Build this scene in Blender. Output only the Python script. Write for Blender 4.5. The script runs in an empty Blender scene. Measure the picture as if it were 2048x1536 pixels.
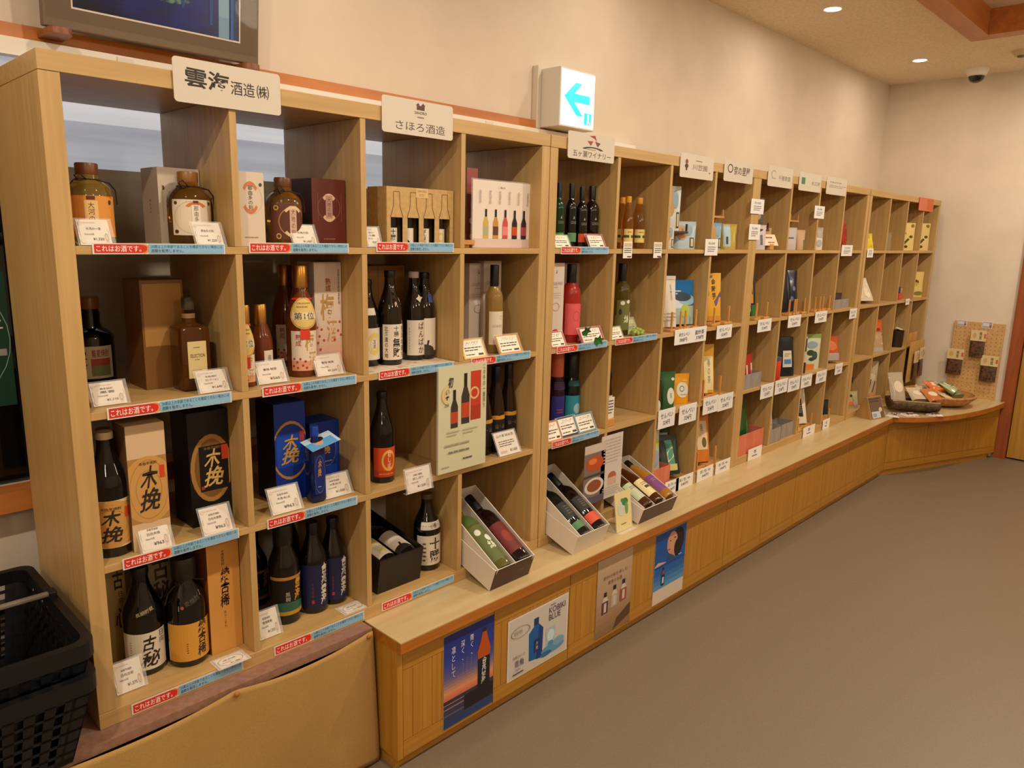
import bpy, bmesh, math, random
from mathutils import Vector, Matrix
random.seed(7)
SC = bpy.context.scene
COL = SC.collection
# ------------------------------------------------------------------ camera, world, exposure
cam = bpy.data.cameras.new('camera'); CAM = bpy.data.objects.new('camera', cam); COL.objects.link(CAM)
CAM.matrix_world = Matrix(((0.69718914, 0.12470556, -0.70595738, -0.4398), (-0.71648414, 0.15422936, -0.68034093, -1.687),
                           (0.02403706, 0.98013358, 0.19687659, 1.1203), (0, 0, 0, 1)))
cam.sensor_width = 36.0; cam.lens = 1487.7 / 2048 * 36.0; cam.clip_start = 0.02
SC.camera = CAM
wd = bpy.data.worlds.new('world'); SC.world = wd; wd.use_nodes = True
wd.node_tree.nodes['Background'].inputs[0].default_value = (0.9, 0.78, 0.62, 1)
wd.node_tree.nodes['Background'].inputs[1].default_value = 0.02
SC.view_settings.view_transform = 'Standard'; SC.view_settings.look = 'None'
SC.view_settings.exposure = -0.70; SC.view_settings.gamma = 1.0; SC.view_settings.use_curve_mapping = False
SC.cycles.use_denoising = True
SC.cycles.max_bounces = 8; SC.cycles.transparent_max_bounces = 12; SC.cycles.caustics_reflective = False; SC.cycles.caustics_refractive = False
WARM = (1.0, 0.87, 0.69)
CEIL = 2.32; FLOOR = -0.425; WALLY = 0.49; WALLX = 5.95
def disc(x, y, power, z=CEIL - .012, size=.09):
    q = bpy.data.lights.new('downlight_lamp', 'AREA'); q.energy = power; q.color = WARM; q.shape = 'DISK'; q.size = size
    o = bpy.data.objects.new('downlight_lamp', q); COL.objects.link(o); o.location = (x, y, z)
ROWA = [-2.15, -0.68, 0.79, 2.25, 3.72, 5.19]          # the row of ceiling lights above the shelf fronts
for x in ROWA: disc(x, 0.06, 4)
for x in ROWA: disc(x, -1.15, 34)                            # the next row, out in the shop
for x in (-1.6, 0.4, 2.4, 4.4):                               # unseen fill lamps behind the camera, added to brighten ceiling and shelf fronts
    q = bpy.data.lights.new('fill_lamp', 'POINT'); q.energy = 36; q.color = WARM; q.shadow_soft_size = 0.12
    o = bpy.data.objects.new('fill_lamp', q); COL.objects.link(o); o.location = (x, -3.1, 1.95)
# ------------------------------------------------------------------ materials
def lin(c): return c / 12.92 if c <= 0.04045 else ((c + 0.055) / 1.055) ** 2.4
def rgb(h):
    h = h.lstrip('#'); return tuple(lin(int(h[i:i + 2], 16) / 255) for i in (0, 2, 4)) + (1,)
MATS = {}
def M(h, r=0.55, metal=0.0, trans=0.0, emit=0.0, alpha=1.0, coat=0.0, ior=1.45):
    k = (h, r, metal, trans, emit, alpha, coat, ior)
    if k in MATS: return MATS[k]
    m = bpy.data.materials.new('paint_' + h.strip('#')); m.use_nodes = True; b = m.node_tree.nodes['Principled BSDF']; c = rgb(h)
    b.inputs['Base Color'].default_value = c; b.inputs['Roughness'].default_value = r; b.inputs['Metallic'].default_value = metal
    b.inputs['Transmission Weight'].default_value = trans; b.inputs['Alpha'].default_value = alpha; b.inputs['Coat Weight'].default_value = coat
    b.inputs['IOR'].default_value = ior
    if emit: b.inputs['Emission Color'].default_value = c; b.inputs['Emission Strength'].default_value = emit
    MATS[k] = m; return m
def noisy(name, c1, c2, scale=(1, 1, 1), rough=0.5, detail=4, bump=0.0, lo=0.35, hi=0.65, coat=0.0, nscale=1.0, metal=0.0):
    m = bpy.data.materials.new(name); m.use_nodes = True; nt = m.node_tree; b = nt.nodes['Principled BSDF']
    tc = nt.nodes.new('ShaderNodeTexCoord'); mp = nt.nodes.new('ShaderNodeMapping'); n = nt.nodes.new('ShaderNodeTexNoise'); rp = nt.nodes.new('ShaderNodeValToRGB')
    mp.inputs['Scale'].default_value = scale; n.inputs['Scale'].default_value = nscale; n.inputs['Detail'].default_value = detail
    nt.links.new(tc.outputs['Object'], mp.inputs[0]); nt.links.new(mp.outputs[0], n.inputs['Vector']); nt.links.new(n.outputs[0], rp.inputs[0])
    rp.color_ramp.elements[0].position = lo; rp.color_ramp.elements[1].position = hi
    rp.color_ramp.elements[0].color = rgb(c1); rp.color_ramp.elements[1].color = rgb(c2)
    nt.links.new(rp.outputs[0], b.inputs['Base Color']); b.inputs['Roughness'].default_value = rough; b.inputs['Coat Weight'].default_value = coat
    b.inputs['Metallic'].default_value = metal
    if bump:
        bp = nt.nodes.new('ShaderNodeBump'); bp.inputs['Strength'].default_value = bump; bp.inputs['Distance'].default_value = 0.002
        nt.links.new(n.outputs[0], bp.inputs['Height']); nt.links.new(bp.outputs[0], b.inputs['Normal'])
    return m
WV = noisy('oak_vertical', '#b4905a', '#c29e66', (60, 60, 2.5), 0.42, 5)
WH = noisy('oak_horizontal', '#b4905a', '#c29e66', (2.5, 60, 60), 0.42, 5)
CABV = noisy('cabinet_veneer_vertical', '#a87424', '#b88430', (70, 70, 2), 0.4, 4)
CABH = noisy('cabinet_veneer_horizontal', '#a87424', '#b6822e', (2, 70, 70), 0.4, 4)
EDGE = noisy('edge_wood', '#a45e1a', '#b46e26', (3, 60, 60), 0.35, 4)
TOP = noisy('counter_laminate', '#c0a677', '#c9b084', (4, 30, 30), 0.28, 5)
ORANGE = noisy('orange_timber', '#b0682e', '#c47a3a', (3, 25, 25), 0.4, 5)
WALL = noisy('wall_paint', '#d6c8b6', '#dccebc', (5, 5, 5), 0.8, 3)
CEILM = noisy('ceiling_board', '#e2d4bc', '#eee0ca', (60, 60, 60), 0.85, 6, 0.3, 0.4, 0.6)
FLOORM = noisy('floor_vinyl', '#716251', '#7c6c5a', (260, 260, 260), 0.42, 3, 0.0, 0.3, 0.7)
CLOTH = noisy('linen_cloth', '#a68146', '#ae894e', (300, 300, 300), 0.85, 3, 0.15)
BENCH = noisy('bench_board', '#8a6450', '#987260', (60, 60, 60), 0.5, 4)
BAMB = noisy('bamboo', '#a87440', '#c89058', (40, 40, 8), 0.5, 4, 0.3)
BARK = noisy('bark', '#4a3826', '#6e5a40', (25, 60, 60), 0.85, 5, 0.6)
EASEL = noisy('easel_wood', '#c08442', '#d09650', (40, 40, 6), 0.5, 3)
DARKW = noisy('dark_rack_wood', '#3a2418', '#4a3020', (40, 40, 8), 0.5, 3)
CLEAR = M('#ffffff', 0.05, alpha=0.13)
FILM = M('#f4f4f4', 0.12, alpha=0.32)
KRAFT = noisy('kraft_card', '#b8935a', '#c2a068', (80, 80, 80), 0.7, 3)
BLK = M('#0b0908', 0.06, coat=0.3); BRN = M('#160a05', 0.05, coat=0.4)
AMBER = M('#dc9a3c', 0.04, trans=0.9); YEL = M('#d8b45a', 0.04, trans=0.85); OLIVE = M('#8a7a24', 0.04, trans=0.8); ROSE = M('#d2332a', 0.04, trans=0.55)
CLRG = M('#e8efe2', 0.03, trans=0.92); PLUM = M('#8a4320', 0.06, trans=0.45); DKAMB = M('#6e3d12', 0.04, trans=0.6); GRN = M('#0f3a1a', 0.05, trans=0.2)
# ------------------------------------------------------------------ mesh builder
class MB:
    def __init__(s): s.v = []; s.f = []; s.m = []; s.sm = []; s.mats = []
    def add(s, vs, fs, mat, smooth=False):
        if mat not in s.mats: s.mats.append(mat)
        k = s.mats.index(mat); n = len(s.v); s.v.extend(tuple(v) for v in vs)
        for f in fs: s.f.append(tuple(n + i for i in f)); s.m.append(k); s.sm.append(smooth)
        return s
    def box(s, x0, x1, y0, y1, z0, z1, mat, fmats=None, T=None):
        vs = [(x0, y0, z0), (x1, y0, z0), (x1, y1, z0), (x0, y1, z0), (x0, y0, z1), (x1, y0, z1), (x1, y1, z1), (x0, y1, z1)]
        if T: vs = [T @ Vector(v) for v in vs]
        fs = dict(b=(3, 2, 1, 0), t=(4, 5, 6, 7), f=(0, 1, 5, 4), r=(1, 2, 6, 5), k=(2, 3, 7, 6), l=(3, 0, 4, 7))
        for q, f in fs.items(): s.add(vs, [f], (fmats or {}).get(q, mat))
        return s
    def bbox(s, x0, x1, y0, y1, z0, z1, mat, bev=0.003, T=None):
        bm = bmesh.new(); bmesh.ops.create_cube(bm, size=1)
        for v in bm.verts: v.co = Vector((x0 + (v.co.x + .5) * (x1 - x0), y0 + (v.co.y + .5) * (y1 - y0), z0 + (v.co.z + .5) * (z1 - z0)))
        bmesh.ops.bevel(bm, geom=bm.edges[:], offset=bev, segments=2, affect='EDGES', profile=0.5)
        return s.bm(bm, mat, T)
    def bm(s, bm, mat, T=None, smooth=False):
        bm.verts.index_update(); vs = [(T @ v.co) if T else v.co.copy() for v in bm.verts]
        s.add(vs, [[v.index for v in f.verts] for f in bm.faces], mat, smooth); bm.free(); return s
    def lathe(s, prof, mat, n=28, c=(0, 0, 0), T=None):
        vs = []; fs = []; rings = []
        for r, z in prof:
            if r < 1e-6: rings.append([len(vs)]); vs.append(Vector((c[0], c[1], c[2] + z)))
            else:
                rings.append(list(range(len(vs), len(vs) + n)))
                for k in range(n): a = 2 * math.pi * k / n; vs.append(Vector((c[0] + r * math.cos(a), c[1] + r * math.sin(a), c[2] + z)))
        for A, B in zip(rings, rings[1:]):
            for k in range(n):
                k2 = (k + 1) % n
                if len(A) == 1 and len(B) > 1: fs.append((A[0], B[k2], B[k]))
                elif len(B) == 1 and len(A) > 1: fs.append((A[k], A[k2], B[0]))
                elif len(A) > 1: fs.append((A[k], A[k2], B[k2], B[k]))
        if T: vs = [T @ v for v in vs]
        return s.add(vs, fs, mat, True)
    def tube(s, pts, r, mat, n=8, closed=False):
        pts = [Vector(p) for p in pts]; vs = []; fs = []; N = len(pts); up = Vector((0, 0, 1))
        rr = r if isinstance(r, (list, tuple)) else [r] * N
        for i, p in enumerate(pts):
            a = pts[(i - 1) % N] if (i or closed) else p; b = pts[(i + 1) % N] if (i < N - 1 or closed) else p
            t = (b - a).normalized(); u = t.cross(up)
            if u.length < 1e-3: u = t.cross(Vector((1, 0, 0)))
            u.normalize(); w = u.cross(t)
            for k in range(n): q = 2 * math.pi * k / n; vs.append(p + (u * math.cos(q) + w * math.sin(q)) * rr[i])
        for i in range(N if closed else N - 1):
            j = (i + 1) % N
            for k in range(n): k2 = (k + 1) % n; fs.append((i * n + k, i * n + k2, j * n + k2, j * n + k))
        if not closed: fs.append(tuple(range(n))[::-1]); fs.append(tuple((N - 1) * n + k for k in range(n)))
        return s.add(vs, fs, mat, True)
    def prism(s, poly, z0, z1, mat, top=None, T=None, cap=True):
        n = len(poly); vs = [Vector((x, y, z0)) for x, y in poly] + [Vector((x, y, z1)) for x, y in poly]
        if T: vs = [T @ v for v in vs]
        s.add(vs, [(i, (i + 1) % n, n + (i + 1) % n, n + i) for i in range(n)], mat)
        if cap: s.add(vs[:n], [tuple(range(n))[::-1]], mat); s.add(vs[n:], [tuple(range(n))], top or mat)
        return s
    def mesh(s, name):
        me = bpy.data.meshes.new(name); me.from_pydata(s.v, [], s.f)
        for m in s.mats: me.materials.append(m)
        me.polygons.foreach_set('material_index', s.m); me.polygons.foreach_set('use_smooth', s.sm); me.update()
        if any(s.sm): me.set_sharp_from_angle(angle=math.radians(38))
        return me
    def build(s, name, parent=None, label=None):
        o = bpy.data.objects.new(name, s.mesh(name)); COL.objects.link(o)
        if parent: o.parent = parent
        if label: o['label'] = label
        return o
def thing(name, label, cat, loc=(0, 0, 0), rz=0.0, group=None, rot=None):
    o = bpy.data.objects.new(name, None); COL.objects.link(o); o.location = loc; o.rotation_euler = rot or (0, 0, rz); o.empty_display_size = 0.02
    return tagged(o, label, cat, group)
def tagged(o, label, cat, group=None):
    o['label'] = label; o['category'] = cat
    if group: o['group'] = group
    return o
def struct(name, mb, parent=None):
    o = mb.build(name, parent)
    if not parent: o['kind'] = 'structure'
    return o
def dup(src, loc, rz=None, label=None, group=None):
    c = src.copy(); COL.objects.link(c); c.location = loc
    if rz is not None: c.rotation_euler = (0, 0, rz)
    if label: c['label'] = label
    if group: c['group'] = group
    def kids(a, b):
        for ch in a.children:
            d = ch.copy(); COL.objects.link(d); d.parent = b; kids(ch, d)
    kids(src, c); return c
# ------------------------------------------------------------------ flat print: text, rectangles, ellipses laid on a surface map
GC = {}
def glyph(s, bold=0.0):
    k = (s, bold)
    if k in GC: return GC[k]
    c = bpy.data.curves.new('g', 'FONT'); c.body = s; c.resolution_u = 2; c.offset = bold
    o = bpy.data.objects.new('g', c); COL.objects.link(o)
    me = bpy.data.meshes.new_from_object(o.evaluated_get(bpy.context.evaluated_depsgraph_get()))
    vs = [(v.co.x, v.co.y) for v in me.vertices]; fs = [tuple(p.vertices) for p in me.polygons]
    bpy.data.objects.remove(o); bpy.data.curves.remove(c); bpy.data.meshes.remove(me)
    GC[k] = (vs, fs); return GC[k]
def text2d(s, opt=''):
    b = 0.020 if 'B' in opt else 0.009 if 'b' in opt else 0.0
    if 'v' in opt:
        vs = []; fs = []
        for i, ch in enumerate(s):
            g, f = glyph(ch, b)
            if not g: continue
            xm = (min(p[0] for p in g) + max(p[0] for p in g)) / 2 if ch not in '、。' else 0.2
            n = len(vs); vs += [(p[0] - xm, p[1] - i) for p in g]; fs += [tuple(n + q for q in t) for t in f]
    else: vs, fs = glyph(s, b)
    if not vs: return [], []
    x0 = min(p[0] for p in vs); x1 = max(p[0] for p in vs); y0 = min(p[1] for p in vs); y1 = max(p[1] for p in vs)
    vs = [((p[0] - x0) / max(x1 - x0, 1e-6), (p[1] - y0) / max(y1 - y0, 1e-6)) for p in vs]
    if 'i' in opt: vs = [(p[0] * .8 + p[1] * .2, p[1] + .06 * math.sin(p[0] * 3)) for p in vs]
    return vs, fs
def art(mb, F, w, h, items, du=0.0, dv=0.0, n0=0.0004, dn=0.00012):
    """items are laid on F(u, v, n): u in [-w/2, w/2], v in [0, h]; coordinates of the items run 0..1"""
    n = n0
    def grid(x0, y0, x1, y1, ylo, yhi, mat):
        a0, a1 = (x0 - .5) * w, (x1 - .5) * w
        nu = max(1, math.ceil(abs(a1 - a0) / du)) if du else 1; 
        nv = max(1, math.ceil(abs(y1 - y0) * h / dv)) if dv else 1
        vs = []; fs = []
        for i in range(nu + 1):
            t = i / nu; lo = ylo(t); hi = yhi(t)
            for j in range(nv + 1): vs.append(F(a0 + (a1 - a0) * t, (lo + (hi - lo) * j / nv) * h, n))
        for i in range(nu):
            for j in range(nv): p = i * (nv + 1) + j; fs.append((p, p + nv + 1, p + nv + 2, p + 1))
        mb.add(vs, fs, mat)
    def mt(c): return c if not isinstance(c, str) else M(c, 0.5)
    for it in items:
        k = it[0]
        if k == 'r':
            _, x0, y0, x1, y1, c = it; grid(x0, y0, x1, y1, lambda t: y0, lambda t: y1, mt(c))
        elif k == 'g':
            _, x0, y0, x1, y1, st, nb = it
            for b in range(nb):
                t = (b + .5) / nb
                for (ta, ca), (tb, cb) in zip(st, st[1:]):
                    if ta <= t <= tb: break
                q = (t - ta) / max(tb - ta, 1e-6)
                hx = '#' + ''.join('%02x' % int(int(ca[i:i + 2], 16) * (1 - q) + int(cb[i:i + 2], 16) * q) for i in (1, 3, 5))
                grid(x0, y0 + (y1 - y0) * b / nb, x1, y0 + (y1 - y0) * (b + 1) / nb, lambda t, b=b: y0 + (y1 - y0) * b / nb, lambda t, b=b: y0 + (y1 - y0) * (b + 1) / nb, M(hx, 0.4))
        elif k == 'e':
            _, cx, cy, rx, ry, c = it; N = 12
            xs = [min(1, max(0, cx - rx * math.cos(math.pi * i / N))) for i in range(N + 1)]
            for i in range(N):
                a, b = xs[i], xs[i + 1]
                if b - a < 1e-6: continue
                f = lambda x: ry * math.sqrt(max(0, 1 - ((x - cx) / rx) ** 2))
                grid(a, cy - ry, b, cy + ry, lambda t: max(0, cy - f(a + (b - a) * t)), lambda t: min(1, cy + f(a + (b - a) * t)), mt(c))
        elif k == 'o':
            _, cx, cy, rx, ry, th, c, a0, a1 = (it + (0, 360))[:9]; N = max(6, int(abs(a1 - a0) / 12)); vs = []; fs = []
            for i in range(N + 1):
                q = math.radians(a0 + (a1 - a0) * i / N)
                for s_ in (1, 1 - th): vs.append(F((min(1, max(0, cx + rx * s_ * math.cos(q))) - .5) * w, min(1, max(0, cy + ry * s_ * math.sin(q))) * h, n))
            for i in range(N): fs.append((2 * i, 2 * i + 1, 2 * i + 3, 2 * i + 2))
            mb.add(vs, fs, mt(c))
        elif k == 'p':
            _, ps, c = it; mb.add([F((x - .5) * w, y * h, n) for x, y in ps], [tuple(range(len(ps)))], mt(c))
        elif k == 'x':
            _, x0, y0, x1, y1, rows, c = it; dy = (y1 - y0) / rows
            for r_ in range(rows):
                x = x0; ya = y0 + dy * (r_ + .3); yb = y0 + dy * (r_ + .72)
                while x < x1 - 0.01:
                    x2 = min(x1, x + random.uniform(.08, .3) * (x1 - x0)); grid(x, ya, x2, yb, lambda t: ya, lambda t: yb, mt(c)); x = x2 + .03 * (x1 - x0)
                    if r_ == 0 and x > x0 + .7 * (x1 - x0): break
        elif k == 't':
            _, s_, x0, y0, x1, y1, c = it[:7]; opt = it[7] if len(it) > 7 else ''; ang = math.radians(it[8]) if len(it) > 8 else 0
            vs, fs = text2d(s_, opt)
            if not vs: continue
            pts = []
            cx, cy = (x0 + x1) / 2 * w, (y0 + y1) / 2 * h
            for px, py in vs:
                X = (x0 + (x1 - x0) * px) * w - cx; Y = (y0 + (y1 - y0) * py) * h - cy
                pts.append((cx + X * math.cos(ang) - Y * math.sin(ang) - w / 2, cy + X * math.sin(ang) + Y * math.cos(ang)))
            if du:
                bm = bmesh.new(); bv = [bm.verts.new((p[0], p[1], 0)) for p in pts]
                for f in fs:
                    try: bm.faces.new([bv[i] for i in f])
                    except ValueError: pass
                lo = min(p[0] for p in pts); hi = max(p[0] for p in pts); q = math.ceil(lo / du) * du
                while q < hi:
                    bmesh.ops.bisect_plane(bm, geom=bm.verts[:] + bm.edges[:] + bm.faces[:], plane_co=(q, 0, 0), plane_no=(1, 0, 0)); q += du
                bm.verts.index_update(); pts = [(v.co.x, v.co.y) for v in bm.verts]; fs = [tuple(v.index for v in f.verts) for f in bm.faces]; bm.free()
            mb.add([F(p[0], p[1], n) for p in pts], fs, mt(c))
        n += dn
    return mb
def plane(O, U=(1, 0, 0), V=(0, 0, 1)):
    O, U, V = Vector(O), Vector(U).normalized(), Vector(V).normalized(); N = U.cross(V)
    return lambda u, v, n: O + U * u + V * v + N * n
def interp(prof, z):
    for (r0, z0), (r1, z1) in zip(prof, prof[1:]):
        if z0 <= z <= z1 and z1 > z0: return r0 + (r1 - r0) * (z - z0) / (z1 - z0)
    return prof[-1][0]
def cyl(prof, z0, a, R):
    def F(u, v, n):
        r = interp(prof, z0 + v) + n; t = a + u / R
        return Vector((r * math.sin(t), -r * math.cos(t), z0 + v))
    return F
# ------------------------------------------------------------------ goods
SH = {
 'sake': [(0, 0), (.93, 0), (1, .02), (1, .55), (.96, .61), (.84, .67), (.66, .74), (.5, .81), (.42, .87), (.39, .95), (.39, .97), (0, .97)],
 'bordeaux': [(0, 0), (.93, 0), (1, .015), (1, .60), (.97, .645), (.86, .69), (.66, .725), (.48, .755), (.40, .79), (.38, .93), (.42, .94), (.42, .97), (0, .97)],
 'hock': [(0, 0), (.93, 0), (1, .015), (1, .42), (.96, .50), (.84, .59), (.66, .70), (.5, .80), (.41, .88), (.38, .96), (0, .96)],
 'champ': [(0, 0), (.93, 0), (1, .02), (1, .46), (.96, .54), (.80, .64), (.58, .74), (.44, .83), (.40, .95), (0, .95)],
 'jar': [(0, 0), (.9, 0), (1, .04), (1, .60), (.97, .66), (.86, .72), (.64, .775), (.47, .80), (.46, .86), (0, .86)],
 'shochu': [(0, 0), (.95, 0), (1, .015), (1, .57), (.97, .62), (.86, .67), (.66, .75), (.50, .83), (.43, .90), (.42, .955), (0, .955)],
 'whisky': [(0, 0), (.95, 0), (1, .02), (1, .52), (.96, .56), (.8, .60), (.5, .64), (.44, .70), (.46, .80), (.40, .86), (.38, .95), (0, .95)],
 'decanter': [(0, 0), (.95, 0), (1, .02), (1, .70), (.96, .735), (.8, .75), (.42, .76), (.38, .80), (.38, .86), (.5, .87), (0, .87)],
 'soda': [(0, 0), (.93, 0), (1, .03), (1, .50), (.9, .62), (.68, .76), (.48, .88), (.42, .94), (0, .94)],
}
def bottle(lab, x, y, z, r, h, shape, glass, cap=('#111111', .90, .42), labels=(), a=-0.3, name='sake_bottle', group=None, neck=None, rot=None, capm=None):
    t = thing(name, lab, 'bottle', (x, y, z), 0, group, rot)
    prof = [(p * r, q * h) for p, q in SH[shape]]
    MB().lathe(prof, glass, 30).build('glass_body', t)
    cm = capm or M(cap[0], 0.35); z0, rc = cap[1] * h, cap[2] * r; rc = max(rc, interp(prof[1:-1], z0) + .0008)
    MB().lathe([(rc * .98, z0), (rc, z0 + .002), (rc, h - .003), (rc * .93, h), (0, h)], cm, 20).build('cap', t)
    for L in labels:
        v0, v1, ha, bg, items = L[:5]; mb = MB(); w = 2 * ha * r; hh = (v1 - v0) * h; aa = a + (L[5] if len(L) > 5 else 0)
        art(mb, cyl(prof, v0 * h, aa, r), w, hh, ([('r', 0, 0, 1, 1, bg)] if bg else []) + list(items), r * .16, (0.012 if v1 > .56 else 0))
        mb.build('label', t)
    if neck: neck(t, prof, r, h)
    return t
def cord(t, prof, r, h):
    z = .80 * h; pts = [(r * .5 * math.cos(q), r * .5 * math.sin(q), z) for q in [i * math.pi / 8 for i in range(16)]]
    mb = MB().tube(pts, .0018, M('#2a1410', .8), 6, True)
    mb.tube([(-.3 * r, -.42 * r, z), (-.75 * r, -.6 * r, z - .004), (-1.02 * r, -.5 * r, z - .02), (-1.18 * r, -.42 * r, z - .05)], .0017, M('#2a1410', .8), 6)
    mb.tube([(.2 * r, -.46 * r, z), (.7 * r, -.65 * r, z - .006), (1.02 * r, -.42 * r, z - .02), (1.08 * r, -.36 * r, z - .05)], .0017, M('#2a1410', .8), 6)
    mb.tube([(-.2 * r, -.5 * r, z), (-.5 * r, -.62 * r, z + .012), (-.7 * r, -.62 * r, z + .006), (-.5 * r, -.6 * r, z - .004)], .0017, M('#2a1410', .8), 6, True)
    mb.build('cord_bow', t)
def carton(lab, x, y, z, w, h, d, col, items=(), rz=0.0, side=None, name='gift_carton', group=None, gloss=.45, sideitems=()):
    t = thing(name, lab, 'box', (x, y, z), rz, group); c = col if not isinstance(col, str) else M(col, gloss)
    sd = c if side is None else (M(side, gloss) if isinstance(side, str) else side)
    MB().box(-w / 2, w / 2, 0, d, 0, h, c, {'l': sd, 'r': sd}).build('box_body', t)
    lid = MB(); lid.box(-w / 2 + .001, w / 2 - .001, .001, d - .001, h, h + .0008, c); lid.build('top_flap', t)
    if items: art(MB(), plane((0, 0, 0)), w, h, items).build('printed_front', t)
    if sideitems: art(MB(), plane((-w / 2, d / 2, 0), (0, -1, 0)), d, h, sideitems).build('printed_side', t)
    return t
CARDN = 0
def card(lab, x, y, z, w, h, items, border='#d9cfc2', tilt=27, rz=0.0, name='price_card', group=None, foot=True, deco=True):
    t = thing(name, lab, 'card', (x, y, z), rz, group); L = h / math.cos(math.radians(tilt)); s, c = math.sin(math.radians(tilt)), math.cos(math.radians(tilt))
    T = Matrix.Rotation(-math.radians(tilt), 4, 'X')
    if foot:
        f = MB(); f.box(-w / 2 - .004, w / 2 + .008, .0012, .0022, .001, L + .004, CLEAR, T=T); f.box(-w / 2 - .004, w / 2 + .008, .002, L * s + .003, 0, .0012, CLEAR); f.build('clear_holder', t)
    b = MB(); b.box(-w / 2, w / 2, 0, .0009, .002, L, M(border, .45), T=T)
    its = []
    if deco:
        its = [('o', .5, .5, .47, .44, .03, '#b9a99c'), ('r', .06, .06, .94, .94, '#d8cec2'), ('e', .86, .26, .09, .2, '#cdbdb0'), ('o', .86, .3, .05, .16, .3, '#a8988c'),
               ('x', .14, .82, .72, .92, 1, '#c9b0a4'), ('e', .1, .85, .06, .08, '#cfc0b4'), ('e', .1, .16, .07, .1, '#d8cabd')]
    art(b, plane(T @ Vector((0, 0, .002)), (1, 0, 0), T.to_3x3() @ Vector((0, 0, 1))), w, L - .002, its + list(items)); b.build('printed_card', t)
    return t
def pricetext(a, p, b=None):
    r = [('t', a, .26, .58, .72, .69, '#4a403a'), ('t', '720ml/25度', .18, .38, .48, .45, '#6a5c54'), ('t', p, .42, .16, .76, .28, '#3a302c')]
    if b: r[0] = ('t', a, .26, .52, .70, .62, '#4a403a'); r.insert(1, ('t', b, .28, .68, .66, .76, '#5a4e48'))
    return r
STRIP = None
def strip(lab, xa, za, xb, zb, y=-.0005, group='alcohol notice strips on the shelf edges'):
    global STRIP
    w, h = xb - xa, zb - za
    if STRIP is None:
        t = thing('notice_strip', lab, 'notice', ((xa + xb) / 2, y, za), 0, group)
        b = MB(); b.box(-.5, .5, -.0012, 0, 0, 1, M('#dcd8d2', .3)); b.build('clear_sleeve', t)
        b = MB(); art(b, plane((0, -.0012, 0)), 1, 1, [('r', .012, .10, .34, .92, '#cf2f22'), ('e', .335, .51, .05, .41, '#cf2f22'), ('o', .345, .51, .06, .46, .25, '#e88a30', -80, 80),
            ('t', 'これはお酒です。', .025, .22, .34, .80, '#f6e3dc', 'b'), ('r', .395, .08, .988, .94, '#86b4d4'),
            ('t', '20歳以上の年齢であることを確認できない場合には', .41, .56, .975, .88, '#22303c'), ('t', '酒類を販売しません。', .41, .16, .66, .48, '#22303c')], n0=.0004, dn=.00015)
        b.build('printed_notice', t); STRIP = t
    else:
        t = dup(STRIP, ((xa + xb) / 2, y, za), 0, lab, group)
    t.scale = (w, 1, h); return t
def pouchF(w, h, d, seal=.88, taper=0.0):
    def prof(u, v):
        a = min(1, max(0, abs(2 * u / w))); q = v / h
        T = 1 if q < seal * .25 else max(0.0, (seal - q) / (seal * .75)) ** .6 if q < seal else 0
        return max(.0008, d / 2 * T * (1 - a ** 4) ** .5)
    def side(sg):
        return lambda u, v, n: Vector((u * (1 - taper * v / h), -sg * (prof(u, v) + n), v))
    return side
def pouch(lab, x, y, z, w, h, d, col, items=(), rz=0.0, lean=0.0, name='snack_pouch', group=None, gloss=.35, seal=.88, taper=0.0, cat='packet', extra=None):
    if rz == 0.0 and x < 5.85 and y > 0: rz = -0.45          # packets stand turned towards the aisle
    if lean: z += .0125 + d / 2 * math.sin(math.radians(lean))
    t = thing(name, lab, cat, (x, y + d / 2, z), 0, group, rot=(-math.radians(lean), 0, rz)); c = col if not isinstance(col, str) else M(col, gloss)
    sd = pouchF(w, h, d, seal, taper); mb = MB(); nu, nv = 10, 12
    for sg in (1, -1):
        vs = [sd(sg)(-w / 2 + w * i / nu, h * j / nv, 0) for i in range(nu + 1) for j in range(nv + 1)]; fs = []
        for i in range(nu):
            for j in range(nv):
                p = i * (nv + 1) + j; q = (p, p + nv + 1, p + nv + 2, p + 1); fs.append(q if sg > 0 else q[::-1])
        mb.add(vs, fs, c, True)
    F, B = sd(1), sd(-1)
    for i in range(nu):
        a, b = -w / 2 + w * i / nu, -w / 2 + w * (i + 1) / nu
        mb.add([F(a, 0, 0), F(b, 0, 0), B(b, 0, 0), B(a, 0, 0)], [(3, 2, 1, 0)], c)
    mb.build('pouch_body', t)
    if items:
        lb = MB(); art(lb, sd(1), w, h, items, w / 10, h / 12, n0=.0012, dn=.0003); lb.build('printed_label', t)
    if extra: extra(t, w, h, d)
    return t
def easel(lab, x, y, z, w, h, group='wooden display easels holding packets', rz=0.0, mat=None, d=.05):
    m = mat or EASEL; t = thing('display_easel', lab, 'easel', (x, y, z), rz, group)
    b = MB(); b.bbox(-w / 2, -w * .12, 0, d, 0, .012, m, .002); b.bbox(w * .12, w / 2, 0, d, 0, .012, m, .002); b.bbox(-w * .3, w * .3, d * .4, d * .65, .002, .010, m, .001); b.build('base', t)
    for sx in (-1, 1): MB().bbox(sx * w * .36 - .004, sx * w * .36 + .004, .003, .011, .012, h, m, .0015).build('peg', t)
    return t
def tag(lab, x, y, z, w, h, items, col='#e9e6e2', group='white price tags along the shelves', rz=0.0, name='price_tag', yth=.0015):
    t = thing(name, lab, 'tag', (x, y, z), rz, group)
    b = MB(); b.bbox(-w / 2, w / 2, -yth, 0, 0, h, M(col, .4), .0006); b.build('card', t)
    if items: art(MB(), plane((0, -yth, 0)), w, h, items, n0=.0003).build('lettering', t)
    return t
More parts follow.
